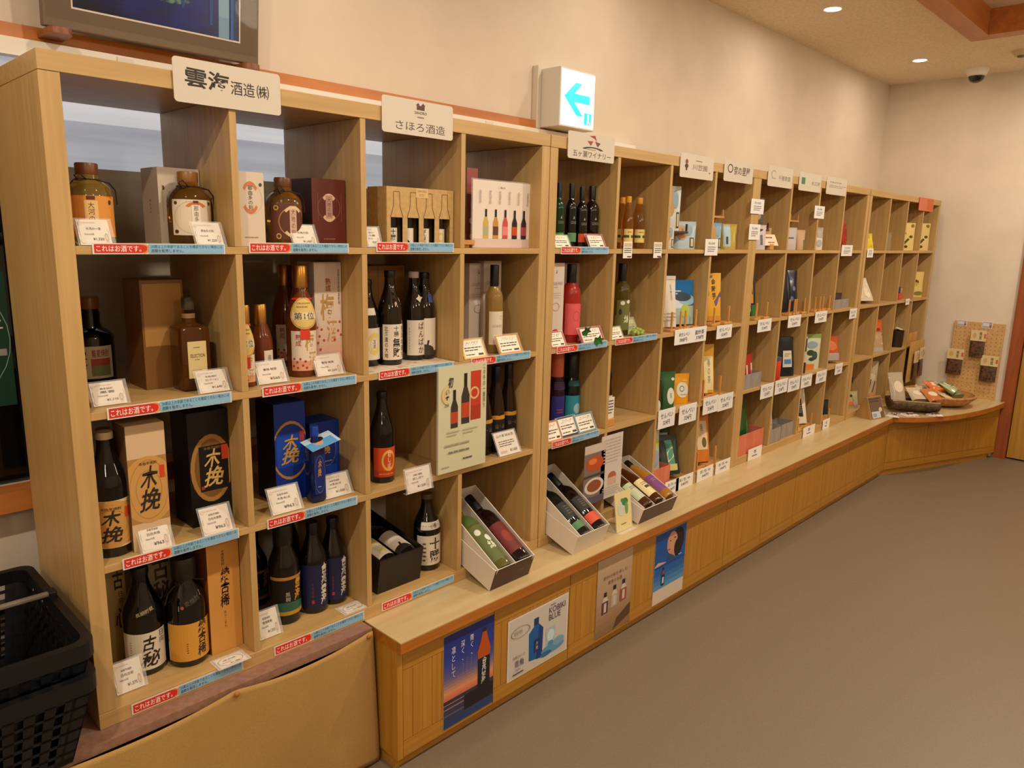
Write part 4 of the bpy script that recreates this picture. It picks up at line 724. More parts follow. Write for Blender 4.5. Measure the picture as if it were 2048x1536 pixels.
def lay(lab, fr, u, r, L, shape, glass, cap, labels, capm=None, a=0.0):
    Mx, w2, dd = fr; p = Mx @ Vector((u, .008, .0045 + r)); t = bottle(lab, 0, 0, 0, r, L, shape, glass, cap, labels, a, capm=capm); t.location = p; t.rotation_euler = (Mx.to_3x3() @ Matrix.Rotation(math.radians(-90), 3, 'X')).to_euler(); return t
fr = gift_set('white gift box with maroon front holding two wine bottles, tilted on the counter', 1.198, -.116, .182, .33, .082, 18.5, 30, '#3c1014', 2)
lay('green lace labelled wine bottle lying in the maroon fronted gift box', fr, -.043, .035, .305, 'bordeaux', M('#6a6a2c', .06, trans=.3), ('#1a1a14', .80, .44), [(.08, .56, 1.1, '#5c6430', [('e', .3, .8, .14, .08, '#d8d8c8'), ('e', .6, .6, .16, .09, '#d8d8c8'), ('t', '絲', .35, .3, .7, .52, '#e0e0d0', 'B')]), (.58, .74, .9, '#48602c', [])])
lay('dark red labelled wine bottle lying in the maroon fronted gift box', fr, .043, .036, .305, 'bordeaux', M('#1a0a0a', .06), ('#0e0c0b', .78, .46), [(.10, .50, 1.1, '#6a1c14', [('e', .4, .5, .2, .2, '#8a3018'), ('x', .3, .3, .7, .5, 3, '#7a2818')])])
fr = gift_set('white open gift box holding two dark wine bottles, middle of three on the counter', 1.606, -.120, .182, .32, .080, 18, 31, '#d8cdc0', 2)
lay('dark wine bottle with green label lying in the middle gift box', fr, -.043, .033, .29, 'bordeaux', M('#14140e', .06), ('#0e0c0b', .78, .46), [(.08, .18, 1.1, '#4c7c50', []), (.25, .5, 1.0, '#1c1c18', [('x', .3, .2, .7, .8, 4, '#5a5448')])])
lay('dark wine bottle with orange red label lying in the middle gift box', fr, .043, .035, .29, 'bordeaux', M('#140a0a', .06), ('#0e0c0b', .78, .46), [(.08, .22, 1.1, '#cf4a2a', []), (.28, .5, 1.0, '#1c1614', [('x', .3, .2, .7, .8, 4, '#5a5448')])])
fr = gift_set('white gift box with maroon front holding three small bottles, farthest on the counter', 2.057, -.114, .248, .27, .070, 18.5, 25, '#3c1014', 3)
for u, g_, lc, nm, cp in ((-.077, DKAMB, '#b8c0a0', 'amber small bottle with pale label, left in the three bottle gift box', '#c8902c'), (0, DKAMB, '#e0cf9c', 'amber small bottle with cream label, middle in the three bottle gift box', '#c8902c'), (.077, M('#b87e30', .05, trans=.3), '#7a3c7c', 'orange small bottle with purple label, right in the three bottle gift box', '#15120f')):
    lay(nm, fr, u, .032, .245, 'soda', g_, (cp, .86, .44), [(.14, .50, 1.1, lc, [('r', .3, .4, .7, .55, '#2c4a30' if lc == '#e0cf9c' else lc), ('x', .25, .6, .75, .8, 2, '#8a7a5a')])])
# ================================================================== second shelf unit
z = ZS[0] + .0006
def wine(lab, q, g_, lc, cap='#0f0d0c', shape='bordeaux', extra=()): return bottle(lab, *q, shape, g_, (cap, .78, .46), [(.10, .24, 1.0, lc, []), (.34, .52, .9, None, [('t', 'GOKASE', .2, .2, .8, .45, '#8a8478'), ('p', [(.42, .65), (.58, .65), (.5, .9)], '#a8a090')])] + list(extra), -.3)
wine('dark green wine bottle at the left edge of the four, top row', (1.6209, 0.0900, 1.0770, 0.0214, 0.2264), GRN, '#5a8a5c')
wine('dark wine bottle with green base label, second of four on the top row', (1.6840, 0.0850, 1.0770, 0.0217, 0.2285), BLK, '#5a8a5c')
wine('black wine bottle with orange base label, third of four on the top row', (1.7261, 0.0700, 1.0770, 0.0219, 0.2185), BLK, '#c84a24')
wine('black wine bottle with red base label, rightmost of four on the top row', (1.8101, 0.0900, 1.0770, 0.0291, 0.2268), BRN, '#a8323c')
card('pale green wine card before the four dark bottles', *(1.5650, 0.0120, 1.0770, 0.0828, 0.0451), wc('#b8c898', 'ケルナー'), '#b8c898', deco=False)
card('crimson bordered wine card before the rightmost dark bottle', *(1.7606, 0.0120, 1.0770, 0.0949, 0.0500), wc('#a83a48', 'メルロー'), '#a83a48', deco=False)
SL = [(.12, .38, 1.1, '#d8c078', [('r', .0, .35, .42, .55, '#3a4a2a'), ('r', .58, .35, 1, .55, '#3a4a2a'), ('x', .3, .7, .7, .85, 1, '#8a7a40')])]
for q, nm in (((2.0423, 0.1200, 1.0770, 0.0240, 0.1984), 'amber juice bottle with yellow cap, left of three'), ((1.9987, 0.0600, 1.0770, 0.0234, 0.1990), 'amber juice bottle with yellow cap, front of three'), ((2.1163, 0.0900, 1.0770, 0.0263, 0.1997), 'amber juice bottle with yellow cap, right of three')): bottle(nm, *q, 'soda', AMBER, ('#c88a24', .88, .48), SL, -.35)
HT = [('r', .08, .70, .92, .92, '#c8b8a0'), ('x', .1, .3, .9, .66, 3, '#4a403a'), ('r', .45, .06, .9, .14, '#8a2c3a')]
tag('hanging white price tag under the amber juice bottles', *(1.9210, -0.0030, 1.0770, 0.1001, 0.0213)[:2], ZS[0] - .034, .057, .062, HT, group='white price tags along the shelves'); tag('hanging white price tag with blue corner right of the juice bottles', *(2.1245, -0.0030, 1.0770, 0.0963, 0.0230)[:2], ZS[0] - .034, .057, .062, HT + [('r', .6, .0, .95, .06, '#3a5a9c')])
def rack(lab, x, y, z, w, d, h, mat):
    t = thing('packet_rack', lab, 'rack', (x, y, z), 0, 'small wooden racks holding packets')
    b = MB(); b.bbox(-w / 2, w / 2, 0, d, h - .01, h, mat, .002); b.build('rack_board', t)
    for sx in (-1, 1): MB().bbox(sx * (w / 2 - .006) - .005, sx * (w / 2 - .006) + .005, d * .4, d * .6, 0, h - .01, mat, .001).build('leg', t)
    for sx in (-1, 1): MB().bbox(sx * (w / 2 - .008) - .003, sx * (w / 2 - .008) + .003, .002, .010, h, h + .03, mat, .001).build('peg', t)
PK = [('r', .66, .06, .86, .42, '#3a342c'), ('r', .70, .10, .82, .38, '#c8b890'), ('e', .3, .6, .25, .28, '#b8925c'), ('e', .6, .7, .2, .2, '#8aa0b0')]
rack('dark wooden rack in the third column, top row', (2.3249, 0.0300, 1.0770, 0.1547, 0.1405)[0], .03, z, (2.3249, 0.0300, 1.0770, 0.1547, 0.1405)[3], .10, .075, DARKW)
pouch('white and blue packet standing on the dark rack', *(2.3222, 0.0500, 1.1525, 0.0713, 0.1822), 0.03, '#c8ccc8', PK, gloss=.2)
pouch('pale packet half hidden at the left under the dark rack', *(2.2620, 0.0250, 1.0770, 0.0438, 0.0982), .02, '#c9bfae', PK)
pouch('pale blue and tan packet right of the dark rack', *(2.4172, 0.0400, 1.0770, 0.1075, 0.1166), .035, '#a9bcc4', PK, gloss=.2)
XB = U0[1] + TB + 3 * (CX + TD)
rack('light wooden rack in the fourth column, top row of the second unit', (2.7234, 0.0700, 1.0770, 0.1141, 0.1454)[0], .07, z, .10, .10, .15, EASEL)
pouch('bright blue packet under the light rack', *(2.6560, 0.0300, 1.0770, 0.0607, 0.1169), .03, '#7fa6cc', PK, gloss=.2)
pouch('blue and gold packet right of the light rack', *(2.8233, 0.0500, 1.0770, 0.0813, 0.1168), .035, '#b8a04c', [('r', .05, .1, .5, .95, '#a9c4d4'), ('r', .2, .2, .34, .5, '#3a3a38')], gloss=.2)
def ptag(lab, px, zz, y=-.003, it=None, w=None, h=None): 
    x0, z0, x1, z1 = px; tag(lab, (x0 + x1) / 2, y, z0, x1 - x0, z1 - z0, it or [('t', 'せんべい', .14, .52, .86, .80, '#2c3458', 'b'), ('t', '324円', .30, .16, .70, .42, '#2c3458', 'b')])
NT = [('t', '税込価格', .25, .66, .75, .82, '#5a6a8a'), ('x', .2, .2, .8, .58, 3, '#7a7a80')]
ptag('white tag hanging over the divider before the blue packets', (2.4898, 1.0511, 2.5996, 1.1217), z, it=NT)
# second row
z = ZS[1] + .0006
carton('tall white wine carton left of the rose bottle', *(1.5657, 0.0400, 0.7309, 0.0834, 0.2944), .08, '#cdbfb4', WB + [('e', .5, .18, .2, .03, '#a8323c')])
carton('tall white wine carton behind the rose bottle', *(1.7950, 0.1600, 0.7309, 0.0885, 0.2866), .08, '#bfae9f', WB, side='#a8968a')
bottle('pink rose wine bottle with coral label and black capsule', *(1.7140, 0.0950, 0.7309, 0.0373, 0.2887), 'bordeaux', ROSE, ('#14110f', .76, .46), [(.10, .50, 1.1, '#d85a5c', [('o', .55, .6, .18, .16, .12, '#b84448')])], -.3)
card('red bordered wine card left of the red grapes', *(1.5530, 0.0040, 0.7309, 0.0790, 0.0540), wc('#c04a44', 'ロゼ'), '#c04a44', deco=False)
card('crimson bordered wine card right of the red grapes', *(1.7505, 0.0040, 0.7309, 0.1300, 0.0558), wc('#b83a48', 'キャンベル'), '#b83a48', deco=False)
def grapes(lab, x, y, z, col, lc, n=22):
    t = thing('grape_cluster', lab, 'ornament', (x, y, z)); g = M(col, .25); b = MB(); random.seed(n)
    for i in range(n):
        a = random.uniform(0, 6.28); q = random.uniform(0, .03); k = random.uniform(0, 1); b.lathe([(0, -.009), (.0065, -.0065), (.009, 0), (.0065, .0065), (0, .009)], g, 10, (q * 1.5 * math.cos(a), q * .55 * math.sin(a), .010 + .022 * k * (1 - q / .035)))
    b.build('grapes', t)['kind'] = 'stuff'
    if lc:
        for (dx, dz, rr) in ((-.042, .04, .5), (.034, -.012, 1.2)):
            T = Matrix.Translation((dx, -.047, .01 + max(dz, .001))) @ Matrix.Rotation(rr, 4, 'Y') @ Matrix.Rotation(.5, 4, 'X'); P = [(0, -.02), (.018, -.012), (.012, 0), (.022, .012), (.006, .012), (0, .026), (-.006, .012), (-.022, .012), (-.012, 0), (-.018, -.012)]
            MB().add([T @ Vector((px, 0, pz)) for px, pz in P] + [T @ Vector((0, .004, 0))], [(i, (i + 1) % 10, 10) for i in range(10)], M(lc, .5)).build('leaf', t)
grapes('red artificial grapes with two green leaves on the shelf edge', (1.7228, 0.0829)[0], .035, z, '#7a1c20', '#2c6a2c', 22)
grapes('green artificial grapes in front of the olive wine bottle', (2.0704, 0.0588)[0], .035, z, '#9aa848', None, 26)
bottle('olive white wine bottle with lace flower label', *(2.0327, 0.0950, 0.7309, 0.0354, 0.2873), 'bordeaux', OLIVE, ('#121014', .76, .46), [(.08, .50, 1.1, '#6a6a34', [('e', .3, .9, .12, .07, '#d8d8cc'), ('e', .66, .94, .14, .06, '#d8d8cc'), ('e', .2, .6, .08, .1, '#2c2c1c'), ('t', '絲', .4, .24, .7, .5, '#dcdccc', 'B')])], -.3)
bottle('clear wine bottle behind the olive one', *(2.1595, 0.1750, 0.7309, 0.0311, 0.2005), 'bordeaux', CLRG, ('#c8c4b0', .80, .42), [(.1, .4, 1.0, '#c8c8b4', [])])
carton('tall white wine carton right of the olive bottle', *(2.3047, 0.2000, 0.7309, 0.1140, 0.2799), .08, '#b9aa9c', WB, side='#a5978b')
card('pale green wine card left of the green grapes', *(1.8995, 0.0040, 0.7309, 0.0781, 0.0472), wc('#b0bc90', 'シャルドネ'), '#b0bc90', deco=False)
card('sage green card behind the green grapes', (2.0819, 0.0120, 0.7309, 0.1068, 0.0532)[0], .06, z, .075, .065, [('r', .04, .06, .96, .94, '#a8ac84'), ('r', .1, .66, .9, .88, '#c8c4a4'), ('x', .2, .3, .8, .5, 2, '#6a6c50')], '#a8ac84', deco=False)
XC = U0[1] + TB + 2 * (CX + TD)
WP = [('t', '米', .5, .5, .62, .85, '#8a8278'), ('x', .15, .1, .85, .3, 3, '#a8a098'), ('r', .0, .93, 1, 1, '#d0c8bc')]
pouch('tall white packet, left of two beside the blue pouch', *(2.2943, 0.0500, 0.7309, 0.0749, 0.2177), .05, '#d2c8ba', WP, lean=4); pouch('tall white packet, right of two beside the blue pouch', *(2.3248, 0.0250, 0.7309, 0.0655, 0.2184), .05, '#d4cabc', WP, lean=6)
pouch('shiny blue pouch with mountain stream picture and green sprig', *(2.4644, 0.0600, 0.7309, 0.1458, 0.1955), .05, '#1c6aa8', [('r', .0, .0, 1, .42, '#9ab0a8'), ('e', .35, .5, .35, .14, '#c8d8dc'), ('e', .7, .55, .3, .12, '#8ab4cc'), ('e', .55, .62, .3, .1, '#2a3a4c'), ('e', .62, .3, .15, .16, '#a8b848'), ('x', .1, .66, .5, .78, 2, '#d0dce4')], lean=5, gloss=.12)
easel('little wooden easel before the white packets', (2.3287, 0.0080, 0.7309, 0.0967, -0.0792)[0], 0.008, z, (2.3287, 0.0080, 0.7309, 0.0967, -0.0792)[3], 0.085, d=.04); easel('little wooden easel before the blue pouch', (2.4447, 0.0080, 0.7309, 0.1188, -0.0899)[0], 0.008, z, (2.4447, 0.0080, 0.7309, 0.1188, -0.0899)[3], 0.085, d=.04)
ptag('wide white tag with two blue handwritten names under the blue pouch', (2.2941, 0.6740, 2.5554, 0.7408), z, it=[('t', '米せんべい', .12, .5, .45, .78, '#2c3458', 'b'), ('t', '388円', .15, .16, .38, .42, '#2c3458', 'b'), ('t', '釜炒茶', .62, .5, .92, .80, '#2c3458', 'b'), ('t', '378円', .66, .16, .9, .42, '#2c3458', 'b')])
pouch('yellow and purple packet leaning on its easel', *(2.7280, 0.0500, 0.7309, 0.0944, 0.2227), .04, '#d8a02c', [('p', [(.1, .95), (.5, .95), (.2, .5), (.05, .55)], '#6a4a7c'), ('p', [(.6, .3), (.95, .5), (.9, .62), (.5, .4)], '#6a4a7c'), ('t', '金時芋', .38, .45, .62, .88, '#4a3018', 'vB'), ('r', .0, .0, 1, .10, '#c8862c')], lean=6, seal=.94)
easel('little wooden easel under the yellow and purple packet', (2.7176, 0.0080, 0.7309, 0.1859, -0.1152)[0], 0.008, z, (2.7176, 0.0080, 0.7309, 0.1859, -0.1152)[3], 0.085, d=.05)
ptag('white tag with blue handwriting under the yellow and purple packet', (2.6492, 0.6709, 2.7904, 0.7330), z)
# third row
z = ZS[2] + .0006
bottle('sparkling bottle with coral foil and purple label', *(1.7184, 0.1511, 0.3848, 0.0320, 0.3072), 'champ', M('#2c1220', .05, trans=.2), ('#d86a4c', .66, .5), [(.10, .42, 1.15, '#2c2c7c', [('x', .3, .3, .7, .5, 2, '#b83a4a')]), (.50, .6, .9, '#4a3468', [])], -.3)
bottle('sparkling bottle with black foil and turquoise label', *(1.8012, 0.1475, 0.3848, 0.0375, 0.2901), 'champ', M('#08141c', .05), ('#0e1418', .66, .5), [(.06, .42, 1.15, '#2c8a9c', [('e', .6, .5, .2, .2, '#9cc0c4')]), (.55, .62, .9, '#1c5a6c', [])], -.3)
card('orange bordered wine card before the sparkling bottles', *(1.5554, 0.0077, 0.3848, 0.0783, 0.0682), wc('#d8783c', 'スパーク'), '#d8783c', deco=False); card('navy bordered wine card before the turquoise bottle', *(1.6619, 0.0242, 0.3848, 0.1034, 0.0664), wc('#223458', 'スパーク'), '#223458', deco=False); card('teal bordered wine card, right of three', *(1.7574, 0.0178, 0.3848, 0.1055, 0.0640), wc('#6a9aa4', 'スパーク'), '#6a9aa4', deco=False)
XD = U0[1] + TB + CX + TD
bottle('slim dark bottle with purple band, alone in its cell', *(1.9248, 0.0500, 0.3848, 0.0130, 0.2091), 'hock', M('#2a120c', .05, trans=.3), ('#0e0c0b', .84, .46), [(.1, .4, 1.0, '#4a2858', []), (.5, .56, .8, '#d8d0c0', [])])
t = thing('wooden_card_stand', 'small wooden stand with white card before the slim dark bottle', 'stand', ((1.8925, 0.0120, 0.3848, 0.0566, 0.0477)[0], .012, z)); MB().bbox(-.024, .024, 0, .03, 0, .03, EASEL, .002).build('stand_block', t); b = MB(); b.box(-.03, .03, .010, .012, .03, .115, M('#e4ddd2', .45)); art(b, plane((0, .010, .03)), .06, .085, [('x', .1, .2, .9, .9, 5, '#5a504a')]); b.build('printed_card', t)
def oval(c, ring=None): return [('e', .55, .46, .34, .26, '#d8d4c4')] + ([('o', .52, .50, .13, .10, .25, ring)] if ring else []) + c
GP = '#2f5a32'
pouch('dark red packet at the left of the green and yellow pouches', *(2.2396, 0.0150, 0.3848, 0.0351, 0.1257), .035, '#5a2420', [('e', .5, .25, .4, .2, '#d8ccbc')])
pouch('dark green pouch behind, with white oval', *(2.3571, 0.0800, 0.3848, 0.0471, 0.1595), .04, GP, [('e', .7, .75, .15, .05, '#c8c8b8')]); pouch('yellow pouch behind the green ones', *(2.4603, 0.1000, 0.3848, 0.0650, 0.1402), .03, '#d8982c')
pouch('dark green pouch in front with white oval label', *(2.3366, 0.0200, 0.3848, 0.0700, 0.1662), .045, GP, [('e', .62, .36, .27, .22, '#d4d6c8'), ('t', '茶', .55, .3, .7, .44, '#5a6a5a'), ('e', .8, .8, .12, .04, '#c8c8b8')])
pouch('yellow pouch with white oval face drawing', *(2.4880, 0.0500, 0.3848, 0.0932, 0.1353), .045, '#e09a1c', oval([('x', .45, .26, .8, .34, 1, '#a89878'), ('x', .55, .74, .9, .80, 1, '#e8d8a8')], '#6a5a4c'))
ptag('white tag below the front green pouch', (2.2070, 0.3182, 2.3383, 0.4017), z); ptag('white tag below the yellow oval pouch', (2.3732, 0.3112, 2.5197, 0.3964), z)
pouch('pink packet at the left edge beside the tall yellow bag', *(2.6225, 0.0350, 0.3848, 0.0398, 0.1076), .04, '#d89a90', [])
pouch('tall yellow bag with cream vertical label on an easel', *(2.7292, 0.0500, 0.3848, 0.0787, 0.2319), .045, '#e0a428', [('r', .18, .06, .82, .76, '#e4d4a0'), ('t', '春の茶', .42, .2, .62, .7, '#6a5a34', 'v'), ('r', .0, .0, .4, .06, '#e4d48c')], lean=5, seal=.95)
easel('little wooden easel under the tall yellow bag', (2.6781, 0.0080, 0.3848, 0.2156, 0.2346)[0], 0.008, z, (2.6781, 0.0080, 0.3848, 0.2156, 0.2346)[3], 0.1, d=.055)
ptag('white tag with blue handwriting, left under the tall yellow bag', (2.5771, 0.3235, 2.7130, 0.4035), z); ptag('white tag with blue handwriting, right under the tall yellow bag', (2.7154, 0.3184, 2.8595, 0.3984), z)
# bottom row
z = ZS[3] + .0006
pouch('white and green bag standing in the pink box', *(2.2669, 0.0300, 0.0427, 0.0958, 0.2557), .05, '#b8bcae', [('e', .6, .75, .3, .08, '#b8b848'), ('e', .5, .5, .35, .15, '#9aa0b4'), ('r', .2, .1, .8, .3, '#d0ccc0')], rz=.001)
def openbox(lab, x, y, z, w, d, h, col, name='packet_box'):
    t = thing(name, lab, 'box', (x, y, z)); m = col if not isinstance(col, str) else M(col, .6); k = .002
    b = MB(); b.box(-w / 2, w / 2, 0, d, 0, k, m); b.build('box_base', t); b = MB(); b.box(-w / 2, w / 2, 0, k, k, h, m); b.build('front_wall', t)
    b = MB(); b.box(-w / 2, w / 2, d - k, d, k, h, m); b.box(-w / 2, -w / 2 + k, k, d - k, k, h, m); b.box(w / 2 - k, w / 2, k, d - k, k, h, m); b.build('side_walls', t); return t
PKB = noisy('coral_box_paper', '#c8664c', '#d47a5c', (40, 40, 4), .6); GRB = noisy('grey_woven', '#8a8078', '#9c928a', (60, 60, 10), .7)
openbox('coral box holding the white and green bag', (2.2788, 0.0060, 0.0387, 0.1339, 0.0982)[0], .006, z, (2.2788, 0.0060, 0.0387, 0.1339, 0.0982)[3], .10, .095, PKB)
pouch('dark green bag with pale top standing behind', *(2.4903, 0.1200, 0.0387, 0.0666, 0.2196), .05, '#2a4a2c', [('r', .2, .8, .8, .86, '#b8b8a0')])
pouch('dark green bag with slanted teal and cream label, lying back', *(2.4201, 0.0300, 0.0387, 0.1195, 0.1821), .055, '#1c2a1e', [('r', .40, .22, .70, .86, '#4a8a74'), ('p', [(.40, .30), (.70, .45), (.70, .70), (.40, .55)], '#d0c4a0'), ('r', .40, .10, .78, .26, '#c8b878')], lean=16)
pouch('orange bag with cream label leaning on an easel', *(2.7250, 0.0500, 0.0387, 0.1068, 0.2484), .05, '#d2792c', [('r', .25, .24, .80, .80, '#ddc49c'), ('e', .62, .38, .12, .10, '#6a5a34'), ('t', '香', .45, .6, .6, .74, '#8a6a44')], lean=9, seal=.95)
easel('little wooden easel under the orange bag', (2.6792, 0.0080, 0.0387, 0.2320, 0.3253)[0], 0.008, z, (2.6792, 0.0080, 0.0387, 0.2320, 0.3253)[3], 0.1, d=.06)
for q, nm in (((2.2968, -0.0172, 2.4089, 0.0609), 'white folded tag standing on the counter at the coral box'), ((2.3850, -0.0321, 2.5317, 0.0737), 'white folded tag standing on the counter below the dark green bag'), ((2.5676, -0.0352, 2.7159, 0.0625), 'white folded tag on the counter, left below the orange bag'), ((2.7398, -0.0315, 2.8826, 0.0583), 'white folded tag on the counter, right below the orange bag')):
    x0, z0, x1, z1 = q; tag(nm, (x0 + x1) / 2, -.004, .0, x1 - x0, .062, [('t', 'おちゃ', .18, .58, .82, .84, '#2c3458', 'b'), ('t', '540円', .3, .24, .7, .48, '#2c3458', 'b')])
# hanging leaflets and menu stand on the counter
sheet('long leaflet strip with dish photographs hung on the divider', (1.7070, 0.0518, 1.8373, 0.3761)[0], .10, (1.7070, 0.0518, 1.8373, 0.3761)[2], ZS[2] - .045, -.010, [('e', .5, .68, .42, .13, '#b84a24'), ('e', .4, .72, .2, .05, '#d87a34'), ('r', 0, .86, 1, 1, '#c8b8a8'), ('e', .5, .30, .46, .14, '#d0c4bc'), ('e', .5, .30, .34, .10, '#8a4a2c'), ('r', 0, .46, 1, .5, '#4a4038'), ('r', 0, 0, 1, .12, '#5a5060')], '#7a6a68', sleeve=False)
sheet('pale text leaflet strip with a small portrait hung right of the dish leaflet', (1.8117, 0.0702, 1.9494, 0.3770)[0], .10, (1.8117, 0.0702, 1.9494, 0.3770)[2], ZS[2] - .025, -.010, [('x', .1, .55, .9, .95, 8, '#b0a49c'), ('e', .55, .33, .2, .08, '#b05a44'), ('r', .35, .2, .75, .32, '#c8a890'), ('x', .1, .04, .9, .18, 4, '#b0a49c')], '#cfc4ba', sleeve=False)
t = thing('menu_stand', 'cream leaflet with green grape drawing in a clear counter stand', 'stand', (1.845, -.115, 0)); b = MB(); T = Matrix.Rotation(math.radians(-8), 4, 'X'); b.box(-.052, .058, .0022, .0036, .001, .155, M('#ffffff', .04, alpha=.16), T=T); b.box(-.05, .055, -.02, .05, 0, .0016, M('#ffffff', .04, alpha=.16)); b.build('clear_stand', t)
b = MB(); b.box(-.050, .050, 0, .002, .002, .155, M('#e0cf98', .45), T=T); art(b, plane((0, 0, .002), (1, 0, 0), T.to_3x3() @ Vector((0, 0, 1))), .10, .153, [('e', .36, .58, .22, .2, '#c8ccc0'), ('e', .62, .72, .2, .1, '#3a7a44'), ('e', .70, .55, .1, .16, '#6a9a54'), ('e', .45, .78, .1, .05, '#4a8a4c'), ('x', .3, .14, .75, .2, 1, '#8a7a50')]); b.build('printed_leaflet', t)
# ================================================================== third shelf unit
def cx(u, c, f): return U0[u] + TB + c * (CX + TD) + f
z = ZS[0] + .0006
rack('dark wooden rack in the first column of the third unit', (3.0875, 0.0300, 1.0770, 0.1436, 0.1431)[0], .03, z, (3.0875, 0.0300, 1.0770, 0.1436, 0.1431)[3], .10, .10, DARKW)
pouch('speckled packet on the dark rack of the third unit', *(3.0982, 0.0500, 1.1775, 0.0561, 0.1476), .03, '#5a4c40', [('e', .4, .5, .2, .2, '#a89888')])
pouch('white and lilac packet below the dark rack of the third unit', *(3.0697, 0.0250, 1.0770, 0.0903, 0.1187), .04, '#c8b8c0', [('r', .55, .2, .7, .6, '#5a6a6c')]); pouch('amber packet beside the cream sloping card', *(3.2381, 0.0600, 1.0770, 0.0425, 0.1079), .03, '#b8925c', [])
t = thing('sloping_card', 'cream card on a small wooden block, first column of the third unit', 'card', ((3.1666, 0.0120, 1.0770, 0.1825, 0.0534)[0], .012, z)); MB().bbox(-.02, .02, 0, .03, 0, .028, EASEL, .002).build('stand_block', t); b = MB(); T = Matrix.Translation((0, .004, .02)) @ Matrix.Rotation(math.radians(-25), 4, 'X'); b.box(-.075, .075, -.002, 0, 0, .06, M('#e0cca8', .5), T=T); art(b, plane(T @ Vector((0, -.002, 0)), (1, 0, 0), T.to_3x3() @ Vector((0, 0, 1))), .15, .06, [('x', .08, .55, .92, .85, 1, '#4a3c34'), ('x', .3, .15, .8, .4, 1, '#a8503c')]); b.build('printed_card', t)
rack('light wooden rack in the second column of the third unit', (3.5312, 0.0700, 1.0770, 0.1180, 0.1485)[0], .07, z, .11, .10, .155, EASEL)
pouch('white packet under the light rack of the third unit', *(3.4379, 0.0300, 1.0770, 0.0827, 0.1153), .035, '#b8b0b0', [('r', .25, .5, .7, .56, '#5a5460')]); pouch('pinkish tan packet beside the light rack of the third unit', *(3.5855, 0.0400, 1.0770, 0.0609, 0.1054), .03, '#c09a7c', [('r', .7, 0, 1, .5, '#6a6a3c')])
pouch('small white and grey packet in the third column', *(3.8219, 0.0400, 1.0770, 0.0645, 0.1240), .035, '#d0c8bc', [('r', .3, .55, .95, 1, '#a8a098'), ('e', .5, .3, .3, .16, '#a8a8a0')])
def fan(lab, x, y, z, col, w, h):
    t = thing('oval_packet', lab, 'packet', (x, y, z), 0, rot=(math.radians(-8), 0, 0)); b = MB(); b.lathe([(0, -.5), (.3, -.42), (.47, -.2), (.5, 0), (.47, .2), (.3, .42), (0, .5)], M(col, .3), 24, T=Matrix.Translation((0, .012, h / 2)) @ Matrix.Diagonal((w, .03, h, 1))); b.build('packet_body', t)
    b = MB(); art(b, plane((0, -.004, h * .2)), w * .5, h * .6, [('o', .5, .5, .45, .45, .08, '#7a1c14'), ('t', '和', .3, .3, .7, .7, '#7a1c14')]); b.build('printed_label', t)
fan('red oval packet in the fourth column of the third unit', (4.2040, 0.0400, 1.0770, 0.1490, 0.1388)[0], .04, z + .010, '#a82c24', .10, .185)
for q, nm in (((2.8775, 1.2432, 3.0071, 1.3110), 'upper white tag on the seam between second and third units'), ((2.8791, 1.1233, 2.9889, 1.1954), 'lower pale blue tag on the seam between second and third units'), ((3.5965, 1.2446, 3.7267, 1.3107), 'white tag hung on a divider of the third unit'), ((4.0297, 1.0438, 4.1955, 1.1071), 'white tag below the red oval packet'), ((4.4457, 1.0334, 4.5515, 1.0888), 'white tag below the yellow draped bag')): ptag(nm, q, z, it=NT)
z = ZS[1] + .0006
pouch('narrow black packet with orange strip on easel, second row of the third unit', *(3.1025, 0.0500, 0.7309, 0.0574, 0.2144), .035, '#16180e', [('r', .35, .3, .62, .75, '#c8862c'), ('t', '黒', .38, .5, .6, .66, IK, 'B'), ('r', .4, .0, .95, .26, '#2a6a2c'), ('e', .2, .15, .15, .08, '#c8c83c')], lean=5, seal=.95)
easel('little wooden easel under the narrow black packet', (3.1226, 0.0080, 0.7309, 0.1569, -0.1529)[0], 0.008, z, (3.1226, 0.0080, 0.7309, 0.1569, -0.1529)[3], 0.085, d=.05)
pouch('glossy navy packet with sparkling print on easels', *(3.5837, 0.0500, 0.7309, 0.0796, 0.2198), .045, '#20222e', [('e', .4, .8, .12, .05, '#5a6480'), ('e', .6, .55, .12, .06, '#6a7490'), ('e', .4, .3, .14, .06, '#5a6480'), ('e', .65, .15, .1, .05, '#8a90a4')], lean=5, gloss=.15, seal=.95); pouch('black packet left of the glossy navy one', *(3.4736, 0.0500, 0.7309, 0.0528, 0.2193), .04, '#0c0c10', [], lean=4, seal=.95)
easel('little wooden easel left under the navy packet', (3.4747, 0.0080, 0.7309, 0.0894, -0.1856)[0], 0.008, z, (3.4747, 0.0080, 0.7309, 0.0894, -0.1856)[3], 0.085, d=.05); easel('little wooden easel right under the navy packet', (3.5820, 0.0080, 0.7309, 0.1469, -0.1971)[0], 0.008, z, (3.5820, 0.0080, 0.7309, 0.1469, -0.1971)[3], 0.085, d=.05)
pouch('slim golden packet behind the easels of the third column', *(3.7895, 0.0500, 0.7309, 0.0457, 0.2214), .03, '#b8843c', [], lean=5, seal=.95)
easel('little wooden easel left in the third column, holding the golden packet', (3.8100, 0.0080, 0.7309, 0.0934, -0.2167)[0], 0.008, z, (3.8100, 0.0080, 0.7309, 0.0934, -0.2167)[3], 0.085, d=.05); easel('empty little wooden easel right in the third column', (3.9349, 0.0080, 0.7309, 0.1273, -0.2283)[0], 0.008, z, (3.9349, 0.0080, 0.7309, 0.1273, -0.2283)[3], 0.085, d=.05)
